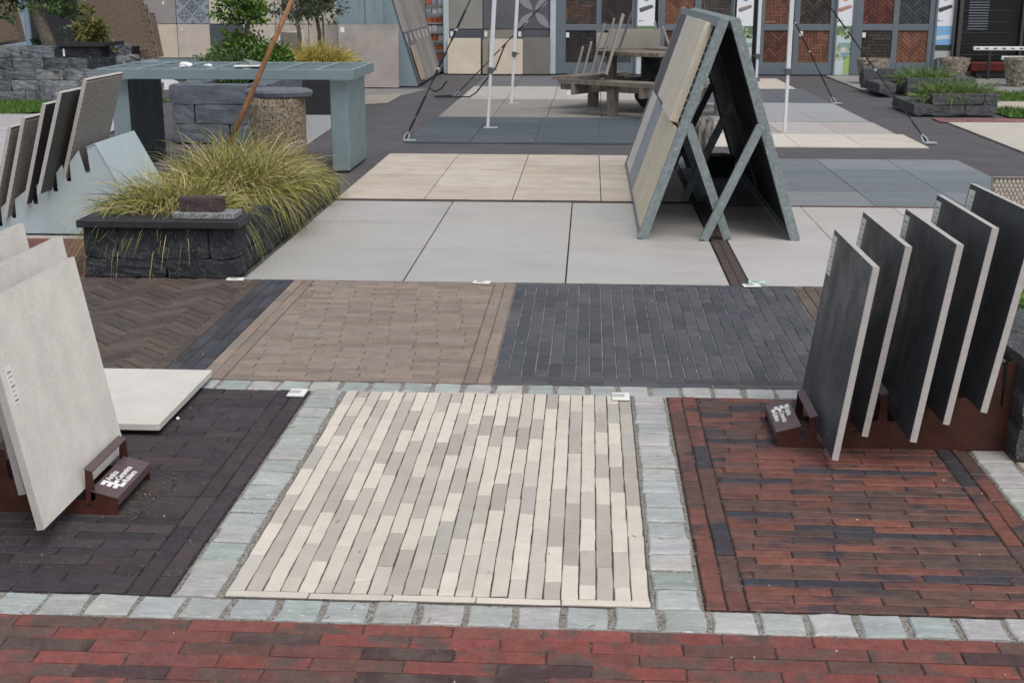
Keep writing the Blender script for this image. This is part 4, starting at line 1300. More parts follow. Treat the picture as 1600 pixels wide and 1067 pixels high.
# cloud-pruned box tree
c = AY(385, 96, 13.2)
tree('cloud_pruned_shrub', 'bright green cloud pruned box shrub behind the steel table', 'shrub', (c.x, 13.2, .45), [(0, 0, -.05), (.03, 0, .2), (.0, 0, .45), (.05, 0, .62)], [(-.2, 0, .55), (.2, 0, .62), (.1, .1, .7)],
     [(.03, 0, .22, .40, .34, .24), (-.28, 0, .16, .2, .2, .14), (.25, 0, .2, .2, .22, .2), (-.10, 0, .44, .12, .14, .10), (-.08, 0, .70, .26, .24, .13), (.14, 0, .66, .2, .2, .12), (-.02, 0, .86, .22, .22, .12), (.0, 0, 1.1, .2, .2, .14)],
     9500, .042, BOX, r=(.035, .02), aspect=1.7)
c = AY(375, 94, 12.6)
tree('shrub', 'feathery green shrub low on the left behind the steel table', 'shrub', (c.x - .2, 12.7, .42), [(0, 0, -.02), (.0, 0, .1), (.0, 0, .2)], [(.1, 0, .3), (-.1, 0, .25)], [(-.12, 0, .14, .24, .2, .16), (-.35, 0, .1, .1, .1, .06), (.1, 0, .2, .2, .2, .18)], 1500, .05, [(.07, .12, .035), (.09, .14, .05), (.05, .09, .025)], r=(.015, .01), aspect=3)
for i, (px, Y, lb) in enumerate(((470, 15.2, 'left of the two olive standards, with a slender trunk above the yellow grass'), (501, 15.8, 'right of the two olive standards, by a blue tie on its stake'))):
    c = AY(px, 94, Y)
    tree('olive_tree', lb, 'tree', (c.x, Y, .44), [(0, 0, -.05), (-.01, 0, .2), (.0, 0, .4), (-.03, 0, .58)], [(-.2, 0, .85), (.2, 0, .85), (0, .1, 1.0)],
         [(-.12, 0, .78, .30, .3, .20), (.14, 0, .80, .28, .3, .22), (0, 0, 1.05, .38, .35, .28), (.0, 0, 1.35, .3, .3, .2)], 3000, .085, OLIVE, 'young olive standards behind the steel table', aspect=4.2, r=(.028, .022))
b = MB()
c = AY(508, 94, 15.7)
b.tube([(c.x, 15.7, .4), (c.x - .01, 15.7, 1.05)], .012, 6)
o = b.build('tree_stake', M_bark)
tag(o, 'thin stake beside the right olive standard', 'tree stake')
c = AY(497, 96, 15.1)
t = thing('yellow_grass', (c.x, 15.1, .45), 'golden yellow ornamental grass mound under the olive standards', 'ornamental grass')
b = MB()
blades(b, 3000, 0, 0, 0, .24, .2, .40, .95, [(.42, .33, .07), (.50, .40, .10), (.35, .30, .07), (.30, .28, .06), (.55, .46, .17)], .014, 4, R)
b.build('blades', M_blade, t)

# ------------------------------------------------------------------ left display wall and the shed
YL = 23.8
def wall_tile(nm, root, x0, x1, z0, z1, Y, col, th=.03, m=M_solid):
    b = MB()
    b.box(((x0 + x1) / 2, Y - th / 2, (z0 + z1) / 2), (x1 - x0 - .012, th, z1 - z0 - .012), bev=.002)
    iv = Matrix.Translation(root.location).inverted()
    for i, v in enumerate(b.v):
        b.v[i] = (iv @ Vector(v))[:]
    return b.build(nm, m, root, color=col)
t = thing('tile_wall', (-5.5, YL, 0), 'far display wall of large tiles with a blue base strip, left', 'display wall')
b = MB()
b.box((-.6, .06, 1.5), (8.2, .10, 3.0))
b.build('backing', M_cap, t)
b = MB()
b.box((-.6, -.02, .045), (8.2, .06, .09))
b.build('base_strip', M_shed, t)
LW = [[(.60, .53, .42), (.56, .49, .43), (.085, .098, .115), (.58, .52, .43), (.5, .46, .4), (.56, .5, .42), (.48, .44, .4), (.5, .46, .4), (.3, .3, .3), (.45, .42, .4)],
      [(.30, .285, .275), (.30, .335, .37), (.60, .54, .45), (.58, .53, .45), (.52, .48, .42), (.56, .51, .44), (.5, .47, .42), (.4, .38, .36), (.5, .46, .4), (.5, .46, .4)],
      [(.5, .46, .4), (.3, .3, .3), (.55, .5, .42), (.2, .2, .21), (.5, .46, .4), (.45, .42, .4), (.3, .28, .26), (.5, .46, .4), (.5, .46, .4), (.3, .28, .26)]]
x00 = -8.10
pat = None
for k in range(10):
    for r_ in range(3):
        x0 = x00 + .604 * k
        o = wall_tile('wall_tile', t, x0, x0 + .604, .10 + .604 * r_, .10 + .604 * (r_ + 1), YL, LW[r_][k])
        if k == 1 and r_ == 1:
            pat = (o, x0 + .302, .10 + .604 * 1.5)
# ornamental pattern on one tile: diamonds, rings and corner rosettes
o, cx, cz = pat
b = MB()
lx, lz = cx + 5.5, cz
def diamond(u, v, s_, y, col, fill=None):
    P = lambda a, c: (lx + u + a, y, lz + v + c)
    vs = [P(0, -s_), P(s_, 0), P(0, s_), P(-s_, 0)]
    if fill is None:
        b.add(vs, [(0, 1, 2, 3)], 0, col)
    else:
        q = s_ * fill
        vs += [P(0, -q), P(q, 0), P(0, q), P(-q, 0)]
        b.add(vs, [(i, (i + 1) % 4, (i + 1) % 4 + 4, i + 4) for i in range(4)], 0, col)
def disc(u, v, r, y, col, n=12, r0=0, sq=1, a0=0):
    vs, fs = [], []
    for i in range(n):
        a = 2 * math.pi * i / n + a0
        vs += [(lx + u + math.cos(a) * r, y, lz + v + math.sin(a) * r * sq), (lx + u + math.cos(a) * r0, y, lz + v + math.sin(a) * r0 * sq)]
    for i in range(n):
        j = (i + 1) % n
        fs.append((2 * i, 2 * j, 2 * j + 1, 2 * i + 1))
    b.add(vs, fs, 0, col)
DKP, LTP = (.10, .125, .155), (.33, .36, .39)
for u, v in ((-.15, -.15), (.15, -.15), (-.15, .15), (.15, .15)):
    diamond(u, v, .125, -.033, DKP)
    diamond(u, v, .10, -.0345, LTP, .86)
    for k in range(4):
        a = k * math.pi / 2
        disc(u + .055 * math.cos(a), v + .055 * math.sin(a), .022, -.0345, LTP, 8, .012)
    disc(u, v, .028, -.0345, LTP)
diamond(0, 0, .125, -.033, DKP, .84)
for k in range(4):
    a = k * math.pi / 2
    disc(.055 * math.cos(a), .055 * math.sin(a), .036, -.033, DKP, 10, .020)
    disc(.27 * math.cos(a), .27 * math.sin(a), .03, -.033, DKP, 10, .015)
disc(0, 0, .026, -.033, DKP, 10, .010)
b.build('printed_pattern', M_plain, o)
for (px, py) in ((284, 46), (255, 5)):
    q = AY(px, py, YL - .035)
    b = MB()
    b.box((q.x + 5.5, -.036, q.z), (.035, .004, .06))
    b.build('price_tag', M_paper, t)

t = thing('shed', (-3.0, 19.8, 0), 'blue grey sheet metal shed behind the large taupe tile', 'shed')
b = MB()
b.box((-.23, 0, 1.4), (.66, 2.5, 2.8))
b.build('wall', M_shed, t)
xs_ = AY(575, 20, 18.5).x
b = MB()
b.box((xs_ + 3.0 - .05, -1.253, 1.4), (.012, .008, 2.8))
b.build('seam', M_frame, t)
for k in range(3):
    b = MB()
    b.box((-.45 + .22 * k, -1.254, 1.75), (.012, .01, 1.4))
    b.build('rib', M_shed, t)
b = MB()
c0, c1 = AY(528, 137, 18.3), AY(622, 42, 18.45)
w = c1.x - c0.x
b.box((0, 0, 0), (w, .02, .86), bev=.002)
o = b.build('large_tile', mat('taupe_cloud_tile', (.335, .30, .275), var=.16, scale=2.2, bump=.1, bscale=200, rough=.5, mott=((.21, .185, .165), 2.6, .48, .70, .8)))
o.location = ((c0.x + c1.x) / 2, 18.44, .43)
o.rotation_euler = (rad(-5), 0, 0)
tag(o, 'big cloudy taupe tile leaning on the blue grey shed', 'tile')
b = MB()
b.box((-w / 2 + .06, -.0125, .36), (.055, .003, .075))
b.build('label_sticker', M_paper, o)
for (px0, px1, pyt, Y, col, tl, lb) in ((484, 547, 40, 19.2, (.55, .49, .42), .06, 'cream tile leaning between the olives and the shed'),
                                    (425, 478, 50, 18.9, (.56, .53, .47), -.05, 'ivory tile leaning behind the left olive trunk'),
                                    (436, 466, 51, 18.5, (.16, .14, .125), .02, 'dark brown tile leaning behind the bright green shrub')):
    a, c = AY(px0, pyt, Y), AY(px1, pyt, Y)
    b = MB()
    b.box((0, 0, 0), (c.x - a.x, .02, a.z), bev=.002)
    o = b.build('leaning_tile', M_solid, color=col)
    o.location = ((a.x + c.x) / 2, Y, a.z / 2)
    o.rotation_euler = (rad(-4), tl * 2, 0)
    tag(o, lb, 'tile')

# leaning sample board on the flank of the shed
t = thing('sample_board', (-2.43, 20.1, 0), 'tall leaning board of grey plank tiles beside the shed', 'display board')
A = Vector((-2.43, 18.73, 0.02)); Bf = Vector((-2.43, 21.55, 0.02))
tilt = Vector((-.30, 0, 1.0)).normalized()
nrm = Vector((1.0, 0, .30)).normalized()
iv = Matrix.Translation(t.location).inverted()
M0 = Matrix((Vector((0, 1, 0)), tilt, Vector((0, 1, 0)).cross(tilt))).transposed().to_4x4()
M = M0.copy(); M.translation = iv @ ((A + Bf) / 2 + tilt * 1.1 - nrm * .03)
b = MB()
b.box((0, 0, 0), (2.84, 2.2, .03), M)
b.build('board', M_frame, t)
b = MB()
b.prism([(-3.10 + 2.43, 0), (-2.455 + 2.43, 0), (-3.10 + 2.43, 2.15)], -1.40, -1.36, 'y')
b.build('end_panel', M_shed, t)
b = MB()
b.prism([(-3.10 + 2.43, 0), (-2.455 + 2.43, 0), (-3.10 + 2.43, 2.15)], 1.36, 1.40, 'y')
b.build('end_panel', M_shed, t)
PL = [[(.13, .125, .135), (.165, .16, .165), (.24, .23, .225), (.215, .205, .2), (.27, .255, .245), (.23, .225, .22)],
      [(.29, .275, .265), (.235, .215, .20), (.26, .245, .235), (.29, .26, .24), (.25, .235, .23), (.28, .265, .25)],
      [(.3, .28, .26), (.22, .2, .19), (.25, .24, .23), (.27, .25, .23), (.25, .235, .23), (.28, .265, .25)]]
for r_ in range(3):
    for k in range(6):
        b = MB()
        M = M0.copy()
        M.translation = iv @ (A + Vector((0, .235 + .47 * k, 0)) + tilt * (.40 + .74 * r_ - .02))
        b.box((0, 0, .004 * (k % 2)), (.462, .73, .016), M, bev=.002)
        o = b.build('plank_tile', M_solid, t, color=PL[r_][k])
        b = MB()
        M2 = M0.copy()
        M2.translation = iv @ (A + Vector((0, .05 + .47 * k, 0)) + tilt * (.40 + .74 * r_ + .27) + nrm * .014)
        b.box((0, 0, 0), (.03, .11, .004), M2)
        b.build('price_tag', M_paper, o)
b = MB()
b.box((0, 0, 0), (.5, .5, .02), bev=.002)
o = b.build('leaning_tile', M_solid, color=(.33, .27, .215))
M = M0.copy(); M.translation = A + Vector((0, .32, 0)) + tilt * .30 + nrm * .035
o.matrix_world = M
tag(o, 'small sand brown tile propped at the foot of the leaning sample board', 'tile')

# shelves of packed samples in the corner
t = thing('sample_shelves', (-2.55, 21.9, 0), 'narrow shelf unit stacked with red and white sample packs in the corner', 'shelf unit')
x0, x1 = AY(668, 40, 21.9).x + 2.55, AY(695, 40, 21.9).x + 2.55
for k in range(14):
    b = MB()
    b.box(((x0 + x1) / 2, 0, .06 + .145 * k), (x1 - x0, .4, .02))
    b.build('shelf', M_alu2, t)
    n = 3
    for i in range(n):
        b = MB()
        ww = (x1 - x0) / n
        hgt = R.uniform(.06, .10)
        b.box((x0 + ww * (i + .5), -.08 + R.uniform(-.03, .03), .072 + .145 * k + hgt / 2), (ww * .9, .22, hgt), bev=.004)
        b.build('sample_pack', M_obj, t, color=R.choice([(.45, .09, .05), (.5, .14, .07), (.62, .64, .68), (.30, .34, .42), (.55, .57, .62), (.09, .09, .10)]))
for x in (x0, x1):
    b = MB()
    b.box((x, -.19, 1.05), (.02, .02, 2.1))
    b.build('upright', M_frame, t)

# ------------------------------------------------------------------ showroom front
YW = 21.45
t = thing('showroom', (3.5, 25.0, 0), 'grey clad showroom behind the tile displays', 'building')
b = MB()
b.box((.4, 0, 2.6), (12.6, 6.6, 5.2))
b.build('wall', M_cladding, t)
b = MB()
b.box((.4, 0, 5.28), (13.0, 7.0, .16))
b.build('roof', M_cap, t)
for k in range(5):
    b = MB()
    b.box((-5.0 + 2.4 * k, -3.33, 3.6), (1.9, .06, 1.3))
    b.box((-5.0 + 2.4 * k, -3.36, 3.6), (1.8, .03, 1.2))
    b.build('window', M_glass, t)
# tile display wall, left half
t = thing('tile_wall', (-1.4, YW, 0), 'display wall of grey tiles with white tags between two pale blue posts', 'display wall')
ivw = Matrix.Translation(t.location).inverted()
xp = [AY(px, 60, YW).x for px in (702, 755, 808, 860)]
b = MB()
b.box((0.02, .10, 1.35), (1.75, .10, 2.7))
b.build('backing', M_cap, t)
COLS = [[(.26, .255, .24), (.105, .11, .125), (.095, .10, .11)], [(.085, .09, .105), (.23, .215, .19), (.085, .09, .105)], [(.3, .29, .27), (.2, .2, .21), (.25, .24, .22)]]
zt = [AY(720, py, YW).z for py in (113, 46)]
hz = .60
z1 = AY(720, 46, YW).z
for k in range(3):
    for r_, (za, zb) in enumerate(((.08, z1), (z1, z1 + .6), (z1 + .6, z1 + 1.2))):
        col = [COLS[1][k], COLS[0][k], COLS[2][k]][r_]
        o = wall_tile('wall_tile', t, xp[k], xp[k + 1], za, zb, YW, col)
        if k == 2 and r_ == 1:
            b = MB()
            cx, cz = (xp[2] + xp[3]) / 2 + 1.4, AY(834, 18, YW).z
            for a in (45, 135, 225, 315):
                vs = []
                ca, sa = math.cos(rad(a)), math.sin(rad(a))
                for i in range(17):
                    f = i / 16
                    vs.append((.02 + .36 * f, .062 * math.sin(math.pi * f)))
                vs += [(p, -q_) for p, q_ in vs[-2:0:-1]]
                vs = [(cx + p * ca - q_ * sa, -.0335, cz + p * sa + q_ * ca) for p, q_ in vs]
                b.add(vs, [tuple(range(len(vs)))], 0, (.25, .25, .285))
            b.build('printed_petals', M_plain, o)
        if r_ < 2:
            b = MB()
            b.box((xp[k] + .045 + 1.4, -.034, zb - .075), (.045, .004, .08))
            b.build('price_tag', M_paper, o)
for px, nm in ((698, 'pale blue steel post left of the grey tile wall'), (864, 'pale blue steel post right of the grey tile wall')):
    q = AY(px, 60, YW)
    b = MB()
    b.box((0, 0, 1.4), (.09, .10, 2.8), bev=.004)
    o = b.build('steel_post', M_paleblue)
    o.location = (q.x, YW - .02, 0)
    tag(o, nm, 'post')
for (pa, pb, pt, col, lb) in ((699, 751, 60, (.60, .54, .44), 'cream tile leaning at the left foot of the grey tile wall'),
                              (754, 790, 62, (.29, .25, .21), 'taupe tile leaning partly behind the marbled cream tile'),
                              (765, 817, 61, (.57, .50, .405), 'marbled cream tile leaning in the middle of the grey tile wall'),
                              (817, 860, 59, (.16, .15, .14), 'dark brown grey tile leaning at the right foot of the grey tile wall')):
    a, c = AY(pa, pt, YW - .12), AY(pb, pt, YW - .12)
    b = MB()
    b.box((0, 0, 0), (c.x - a.x, .02, a.z), bev=.002)
    o = b.build('leaning_tile', M_solid, color=col)
    o.location = ((a.x + c.x) / 2, YW - (.16 if pa == 765 else .12), a.z / 2)
    o.rotation_euler = (rad(-4), 0, 0)
    tag(o, lb, 'tile', 'tiles leaning at the foot of the grey tile wall')

# framed brick sample doors with banners between them
def brick_panel(parent, x0, x1, z0, z1, Y, pattern, cols, ivm, name='brick_panel'):
    """one panel of real small bricks, joined"""
    b = MB()
    b.box(((x0 + x1) / 2, Y + .012, (z0 + z1) / 2), (x1 - x0, .02, z1 - z0), ivm, 0, tuple(c * .55 for c in cols[0]))
    w, h = x1 - x0, z1 - z0
    if pattern == 'row':
        polys = [[(c[0] - c[2] / 2, c[1] - c[3] / 2), (c[0] + c[2] / 2, c[1] - c[3] / 2), (c[0] + c[2] / 2, c[1] + c[3] / 2), (c[0] - c[2] / 2, c[1] + c[3] / 2)] for c in bond(0, w, 0, h, .2, .046, .006, 'x', 'third')]
    else:
        polys = herringbone(0, w, 0, h, .2, .05, .006, rad(45) if pattern == 'v' else 0)
    for q in polys:
        dy = R.uniform(0, .004)
        b.prism([(x0 + u, z0 + v) for u, v in q], Y - .012 - dy, Y + .005, 'y', 0, jit(R.choice(cols), .18), ivm)
    return b.build(name, M_brickface, parent, kind='stuff')
BR = {'mix': [(0.095, 0.060, 0.051), (0.068, 0.055, 0.051), (0.116, 0.067, 0.055), (0.058, 0.051, 0.051)], 'dark': [(0.043, 0.038, 0.039), (0.049, 0.044, 0.043), (0.037, 0.036, 0.037)],
      'orange': [(0.177, 0.084, 0.057), (0.150, 0.072, 0.051), (0.197, 0.097, 0.064)], 'brown': [(0.078, 0.069, 0.064), (0.065, 0.060, 0.057), (0.088, 0.081, 0.074)],
      'red': [(0.143, 0.051, 0.041), (0.163, 0.060, 0.048), (0.102, 0.042, 0.039)], 'grey': [(0.058, 0.064, 0.072), (0.066, 0.073, 0.079), (0.050, 0.058, 0.064)],
      'rust': [(0.116, 0.053, 0.037), (0.088, 0.046, 0.037), (0.136, 0.063, 0.044)], 'choc': [(0.051, 0.044, 0.041), (0.068, 0.056, 0.048), (0.041, 0.038, 0.039)]}
doors = [((868, 992), (884, 931, 939, 986), [('v0', 'mix'), ('v', 'dark'), ('v0', 'dark'), ('v0', 'grey')], 'first framed brick sample door from the left, with mixed brown bricks above'),
         ((1030, 1143), (1038, 1084, 1094, 1140), [('v', 'orange'), ('v0', 'brown'), ('v0', 'rust'), ('v', 'mix')], 'framed brick sample door behind the metal rack'),
         ((1185, 1303), (1193, 1239, 1248, 1295), [('v0', 'orange'), ('v', 'choc'), ('v', 'rust'), ('v0', 'orange')], 'framed brick sample door behind the right tent pole, with orange herringbone bricks'),
         ((1333, 1458), (1346, 1393, 1402, 1449), [('v', 'red'), ('v', 'grey'), ('row', 'choc'), ('v', 'orange')], 'framed brick sample door at the right end, with a row of dark brick courses')]
for di, ((pa, pb), cs, pats, lb) in enumerate(doors):
    xa, xb = AY(pa, 60, YW).x, AY(pb, 60, YW).x
    t = thing('sample_door', ((xa + xb) / 2, YW, 0), lb, 'display door', 'framed brick sample doors')
    ivm = Matrix.Translation(t.location).inverted()
    X = [AY(p, 60, YW).x for p in cs]
    Z = [AY(cs[0], p, YW).z for p in (98, 48, 38)]
    zt_ = Z[2] + .52
    b = MB()
    def fb(u0, u1, v0, v1, y=0, dpt=.06):
        b.box(((u0 + u1) / 2, YW + y, (v0 + v1) / 2), (u1 - u0, dpt, v1 - v0), ivm, bev=.003)
    fb(xa, X[0], .0, 2.4); fb(X[1], X[2], .0, 2.4, .001); fb(X[3], xb, .0, 2.4)
    for (u0, u1) in ((X[0], X[1]), (X[2], X[3])):
        fb(u0, u1, .0, Z[0]); fb(u0, u1, Z[1], Z[2]); fb(u0, u1, zt_, 2.4)
    fb(xa - .03, xa + .004, 0, 2.42, -.03, .05); fb(xb - .004, xb + .03, 0, 2.42, -.03, .05)
    b.build('frame', M_frame, t)
    for k, (u0, u1, v0, v1) in enumerate(((X[0], X[1], Z[2], zt_), (X[2], X[3], Z[2], zt_), (X[0], X[1], Z[0], Z[1]), (X[2], X[3], Z[0], Z[1]))):
        pt, cn = pats[k]
        brick_panel(t, u0 + .002, u1 - .002, v0 + .002, v1 - .002, YW + .005, pt, BR[cn], ivm)
    tagx = {0: (X[0] + .03, Z[1] - .07), 2: (X[2] + .03, Z[1] - .05), 3: (X[0] + .03, Z[1] - .07)}.get(di)
    if tagx:
        b = MB()
        b.box((tagx[0], YW - .035, tagx[1]), (.05, .006, .075), ivm)
        b.build('price_tag', M_paper, t)
banners = [((995, 1022), (.10, .10, .105), (.10, .30, .32), 0), ((1149, 1175), (.22, .19, .185), (.20, .20, .45), 1), ((1304, 1330), (.40, .22, .20), (.70, .20, .15), 2), ((1459, 1486), (.06, .06, .065), (.5, .52, .55), 3)]
BL = ['white banner picturing a dark grey brick, leftmost of the four by the doors', 'white banner picturing a pale grey brick, partly hidden by the metal rack', 'white banner picturing a pink brick above a garden path', 'white banner picturing a black brick above a blue sky, rightmost of the four']
for (pa, pb), bc, dc, i in banners:
    xa, xb = AY(pa, 60, YW).x, AY(pb, 60, YW).x
    zs = AY(pa, 39, YW).z
    root = thing('banner', ((xa + xb) / 2, YW - .02, 0), BL[i], 'banner', 'product banners between the sample doors')
    w = xb - xa
    b = MB()
    b.box((0, 0, 1.25), (w, .02, 2.5))
    b.build('board', mat('banner_white', (.74, .76, .80), var=.02, bump=0, rough=.4), root)
    # printed brick (three faces), colour dot, small line of marks
    zb = AY(pa, 15, YW).z
    b = MB()
    y = -.0115
    s_ = w * .78
    P = lambda u, v: ((u - .5) * s_, y, zb + v * s_)
    L1 = [P(0, -.14), P(.14, -.22), P(.14, 0), P(0, .08)]
    L2 = [P(.14, -.22), P(1, .12), P(1, .28), P(.14, 0)]
    L3 = [P(0, .08), P(.14, 0), P(1, .28), P(.84, .33)]
    b.add(L1, [(0, 1, 2, 3)], 0, tuple(c * .8 for c in bc))
    b.add(L2, [(0, 1, 2, 3)], 0, bc)
    b.add(L3, [(0, 1, 2, 3)], 0, tuple(min(1, c * 1.35) for c in bc))
    zd = AY(pa, 0, YW).z + .03
    vs = [(math.cos(k * math.pi / 8) * .055, y, zd + math.sin(k * math.pi / 8) * .055) for k in range(16)]
    b.add(vs, [tuple(range(16))], 0, dc)
    b.box((-w * .34, y, zs + .06), (.03, .001, .02), None, 0, (.12, .12, .13))
    b.box((-w * .16, y, zs + .06), (.05, .001, .012), None, 0, (.4, .4, .42))
    b.build('printed_brick', M_plain, root)
    # printed garden photograph in the lower part
    b = MB()
    ht = zs - .02
    def strip(z0, z1, col, u0=0, u1=1, k=0, wob=0):
        b.add([((u0 - .5) * w, y - .0004 * k, z0), ((u1 - .5) * w, y - .0004 * k, z0 + wob), ((u1 - .5) * w, y - .0004 * k, z1 + wob), ((u0 - .5) * w, y - .0004 * k, z1)], [(0, 1, 2, 3)], 0, col)
    if i == 3:
        strip(ht * .60, ht, (.20, .42, .66)); strip(ht * .72, ht * .80, (.55, .62, .70), .1, .9, 1, .02); strip(ht * .50, ht * .62, (.03, .05, .03), 0, 1, 1); strip(0, ht * .50, (.42, .44, .46))
        strip(ht * .10, ht * .36, (.16, .19, .27), .3, 1, 1); strip(0, ht * .3, (.05, .07, .05), 0, .3, 1, .05)
    else:
        strip(0, ht, (.50, .58, .60)); strip(ht * .82, ht, (.12, .2, .12), 0, 1, 1); strip(ht * .55, ht * .66, (.22, .36, .32), .2, 1, 1); strip(0, ht * .38, (.33, .46, .17), .58, 1, 1, .02)
        strip(ht * .30, ht * .55, (.42, .45, .40), 0, .45, 2); strip(ht * .36, ht * .46, (.20, .30, .42), .45, .9, 3)
        for k in range(26):
            u, v = R.uniform(.02, .92), R.choice([R.uniform(.72, .95), R.uniform(.3, .55)])
            strip(ht * v, ht * (v + .06), jit(R.choice([(.16, .28, .09), (.28, .40, .16), (.10, .18, .07), (.50, .42, .38)]), .3), u, min(1, u + .14), 4 + k % 5, R.uniform(-.01, .01))
    b.build('printed_photo', M_plain, root)

# glazed bay of the showroom, right
t = thing('glazed_bay', (7.6, 21.4, 0), 'dark glazed bay of the showroom with thin mullions, right', 'window front')
x0 = AY(1487, 60, 21.4).x - 7.6
b = MB()
b.box((x0 + 2.2, .05, 1.5), (4.4, .02, 3.0))
b.build('glass_pane', M_glass, t)
M_mull = mat('dark_bronze_frame', (.06, .06, .058), var=.1, bump=0, rough=.4)
for px in (1489, 1498, 1595):
    b = MB()
    b.box((AY(px, 60, 21.4).x - 7.6, .0, 1.5), (.035 if px != 1498 else .06, .07, 3.0))
    b.build('mullion', M_mull, t)
for k in range(8):
    b = MB()
    b.box((x0 + .45, .0365, .15 + .17 * k), (.9, .006, .008))
    b.build('glass_joint', M_mull, t)
b = MB()
b.box((x0 + 2.2, .0, .03), (4.4, .09, .06))
b.build('sill', M_mull, t)
# blinds seen through the glass as pale slats just in front of it
b = MB()
bx0, bx1 = AY(1515, 20, 21.4).x - 7.6, AY(1546, 20, 21.4).x - 7.6
for k in range(12):
    b.box(((bx0 + bx1) / 2, .034, AY(1515, 46 - 4.2 * k, 21.4).z), (bx1 - bx0, .004, .016))
b.build('blind_slats', mat('pale_slat', (.15, .17, .20), var=.2, bump=0), t, kind='stuff')
for (pa, pb, py, Y, lb) in ((1521, 1660, 76, 20.6, 'upper silver perforated beam in front of the dark glass'), (1565, 1680, 91, 20.3, 'lower silver perforated beam in front of the dark glass')):
    a, c = AY(pa, py, Y), AY(pb, py, Y)
    t = thing('metal_beam', (a.x, Y, a.z), lb, 'metal beam', 'silver beams before the glass')
    b = MB()
    b.box(((c.x - a.x) / 2, 0, 0), (c.x - a.x, .06, .055), bev=.004)
    b.build('beam', mat('bright_silver', (.72, .74, .75), var=.05, bump=0, rough=.4), t)
    b = MB()
    for k in range(9):
        b.box((.06 + .13 * k, -.031, 0), (.05, .004, .02))
    b.build('slots', M_greyplastic, t)
    for u in (.25, (c.x - a.x) * .8):
        b = MB()
        b.box((u, 0, -a.z / 2 - .02), (.04, .05, a.z - .02))
        b.build('leg', M_cap, t)
b = MB()
b.box((0, 0, .17), (1.1, .4, .12), bev=.01)
b.box((0, 0, .08), (.9, .3, .12), mi=1)
o = b.build('bench', [mat('dark_red_paint', (.12, .022, .014), var=.2), M_cap])
p = AY(1560, 95, 20.9)
o.location = (p.x + .1, 20.95, 0)
tag(o, 'low dark red bench below the silver beams', 'bench')

# ------------------------------------------------------------------ right planters and pots
def pot(px, py, Y, r, h, label):
    q = G(px, py)
    t = thing('plant_pot', (q.x, q.y, 0), label, 'plant pot', 'tapered pebble pots by the showroom')
    rg = random.Random(int(px))
    b = MB()
    b.lathe([(r * .66, 0), (r * .74, h * .2), (r * .84, h * .45), (r * .93, h * .7), (r * .98, h * .9), (r, h * .93), (r, h), (r * .9, h), (r * .88, h * .9)], n=28, wob=.02, rng=rg)
    b.build('pot_body', M_pot, t)
    # cobbles pressed into the wall
    b = MB()
    for _ in range(150):
        a, f = rg.uniform(0, 6.28), rg.uniform(.06, .9)
        rr = r * (.66 + .33 * f)
        d = Vector((math.cos(a), math.sin(a), 0))
        p = d * rr + Vector((0, 0, h * f))
        sx, sz = rg.uniform(.012, .028), rg.uniform(.012, .03)
        tv = Vector((-d.y, d.x, 0))
        up = Vector((0, 0, 1))
        vs = [p - tv * sx, p - up * sz, p + tv * sx, p + up * sz, p + d * .022]
        b.add(vs, [(0, 1, 4), (1, 2, 4), (2, 3, 4), (3, 0, 4)], 0, jit(rg.choice([(.30, .25, .20), (.40, .35, .29), (.20, .165, .13), (.12, .10, .085)]), .2, rg))
    b.build('pebbles', M_pebble, t, kind='stuff')
    return t
pot(1362, 131, 19.4, .235, .36, 'brown pebble pot standing at the end of the farther dark planter')
pot(1489, 122.5, 20.6, .235, .31, 'pale pebble pot in the middle, standing before the dark glass')
pot(1592, 135, 19.0, .24, .40, 'pebble pot cut by the right edge of the photo')
def low_planter(label, x0, x1, y0, y1, h, front_h, seed, courses):
    t = thing('low_planter', ((x0 + x1) / 2, y0, 0), label, 'planter', 'low dark stone planters on the right')
    for c in range(courses):
        z = h * (c + .5) / courses
        n = 2 if (x1 - x0) > 1 else 1
        xs = [x0, x0 + (x1 - x0) * (.78 if c else .5), x1]
        for a, e in zip(xs, xs[1:]):
            o = link('stone', block_mesh((e - a - .005, .22, h / courses - .004), .006, R.randrange(10 ** 6), M_block), t)
            o.location = ((a + e) / 2 - (x0 + x1) / 2, .11, z)
        for yy in (0, 1):
            L = (y1 - y0 - .22) / 2
            o = link('stone', block_mesh((.2, L - .005, h / courses - .004), .006, R.randrange(10 ** 6), M_block), t)
            o.location = (x1 - .1 - (x0 + x1) / 2, .22 + L * (yy + .5), z)
            if c == 0:
                o = link('stone', block_mesh((.2, L - .005, h / courses - .004), .006, R.randrange(10 ** 6), M_block), t)
                o.location = (x0 + .1 - (x0 + x1) / 2, .22 + L * (yy + .5), z)
    b = MB()
    b.box((0, (y1 - y0) / 2, h * .35), (x1 - x0 - .38, y1 - y0 - .3, h * .6))
    b.build('soil', M_soil, t)
    return t
low_planter('nearer low dark stone planter with arching green grass beside the lawn strip', 3.80, 4.52, 14.80, 15.75, .235, .2, 1, 2)
low_planter('farther low dark stone planter by the brown pebble pot', 4.15, 5.05, 17.5, 18.4, .22, .2, 2, 1)
for (cx, cy, cz, d, lb) in ((3.86, 17.75, .10, (.22, .9, .12), 'dark kerb stone left of the farther planter'), (3.92, 18.25, .17, (.42, .2, .26), 'upright dark block at the far end of the kerb stone'), (3.72, 15.35, .06, (.22, 1.1, .12), 'long dark kerb stone left of the nearer planter')):
    o = link('kerb_stone', block_mesh(d, .005, R.randrange(10 ** 6), M_block, 'kerb_stone'))
    o.location = (cx, cy, cz)
    tag(o, lb, 'stone block', 'dark kerb stones by the right planters')
GRN = [(.085, .165, .035), (.115, .21, .05), (.065, .13, .025), (.15, .20, .06), (.18, .20, .07)]
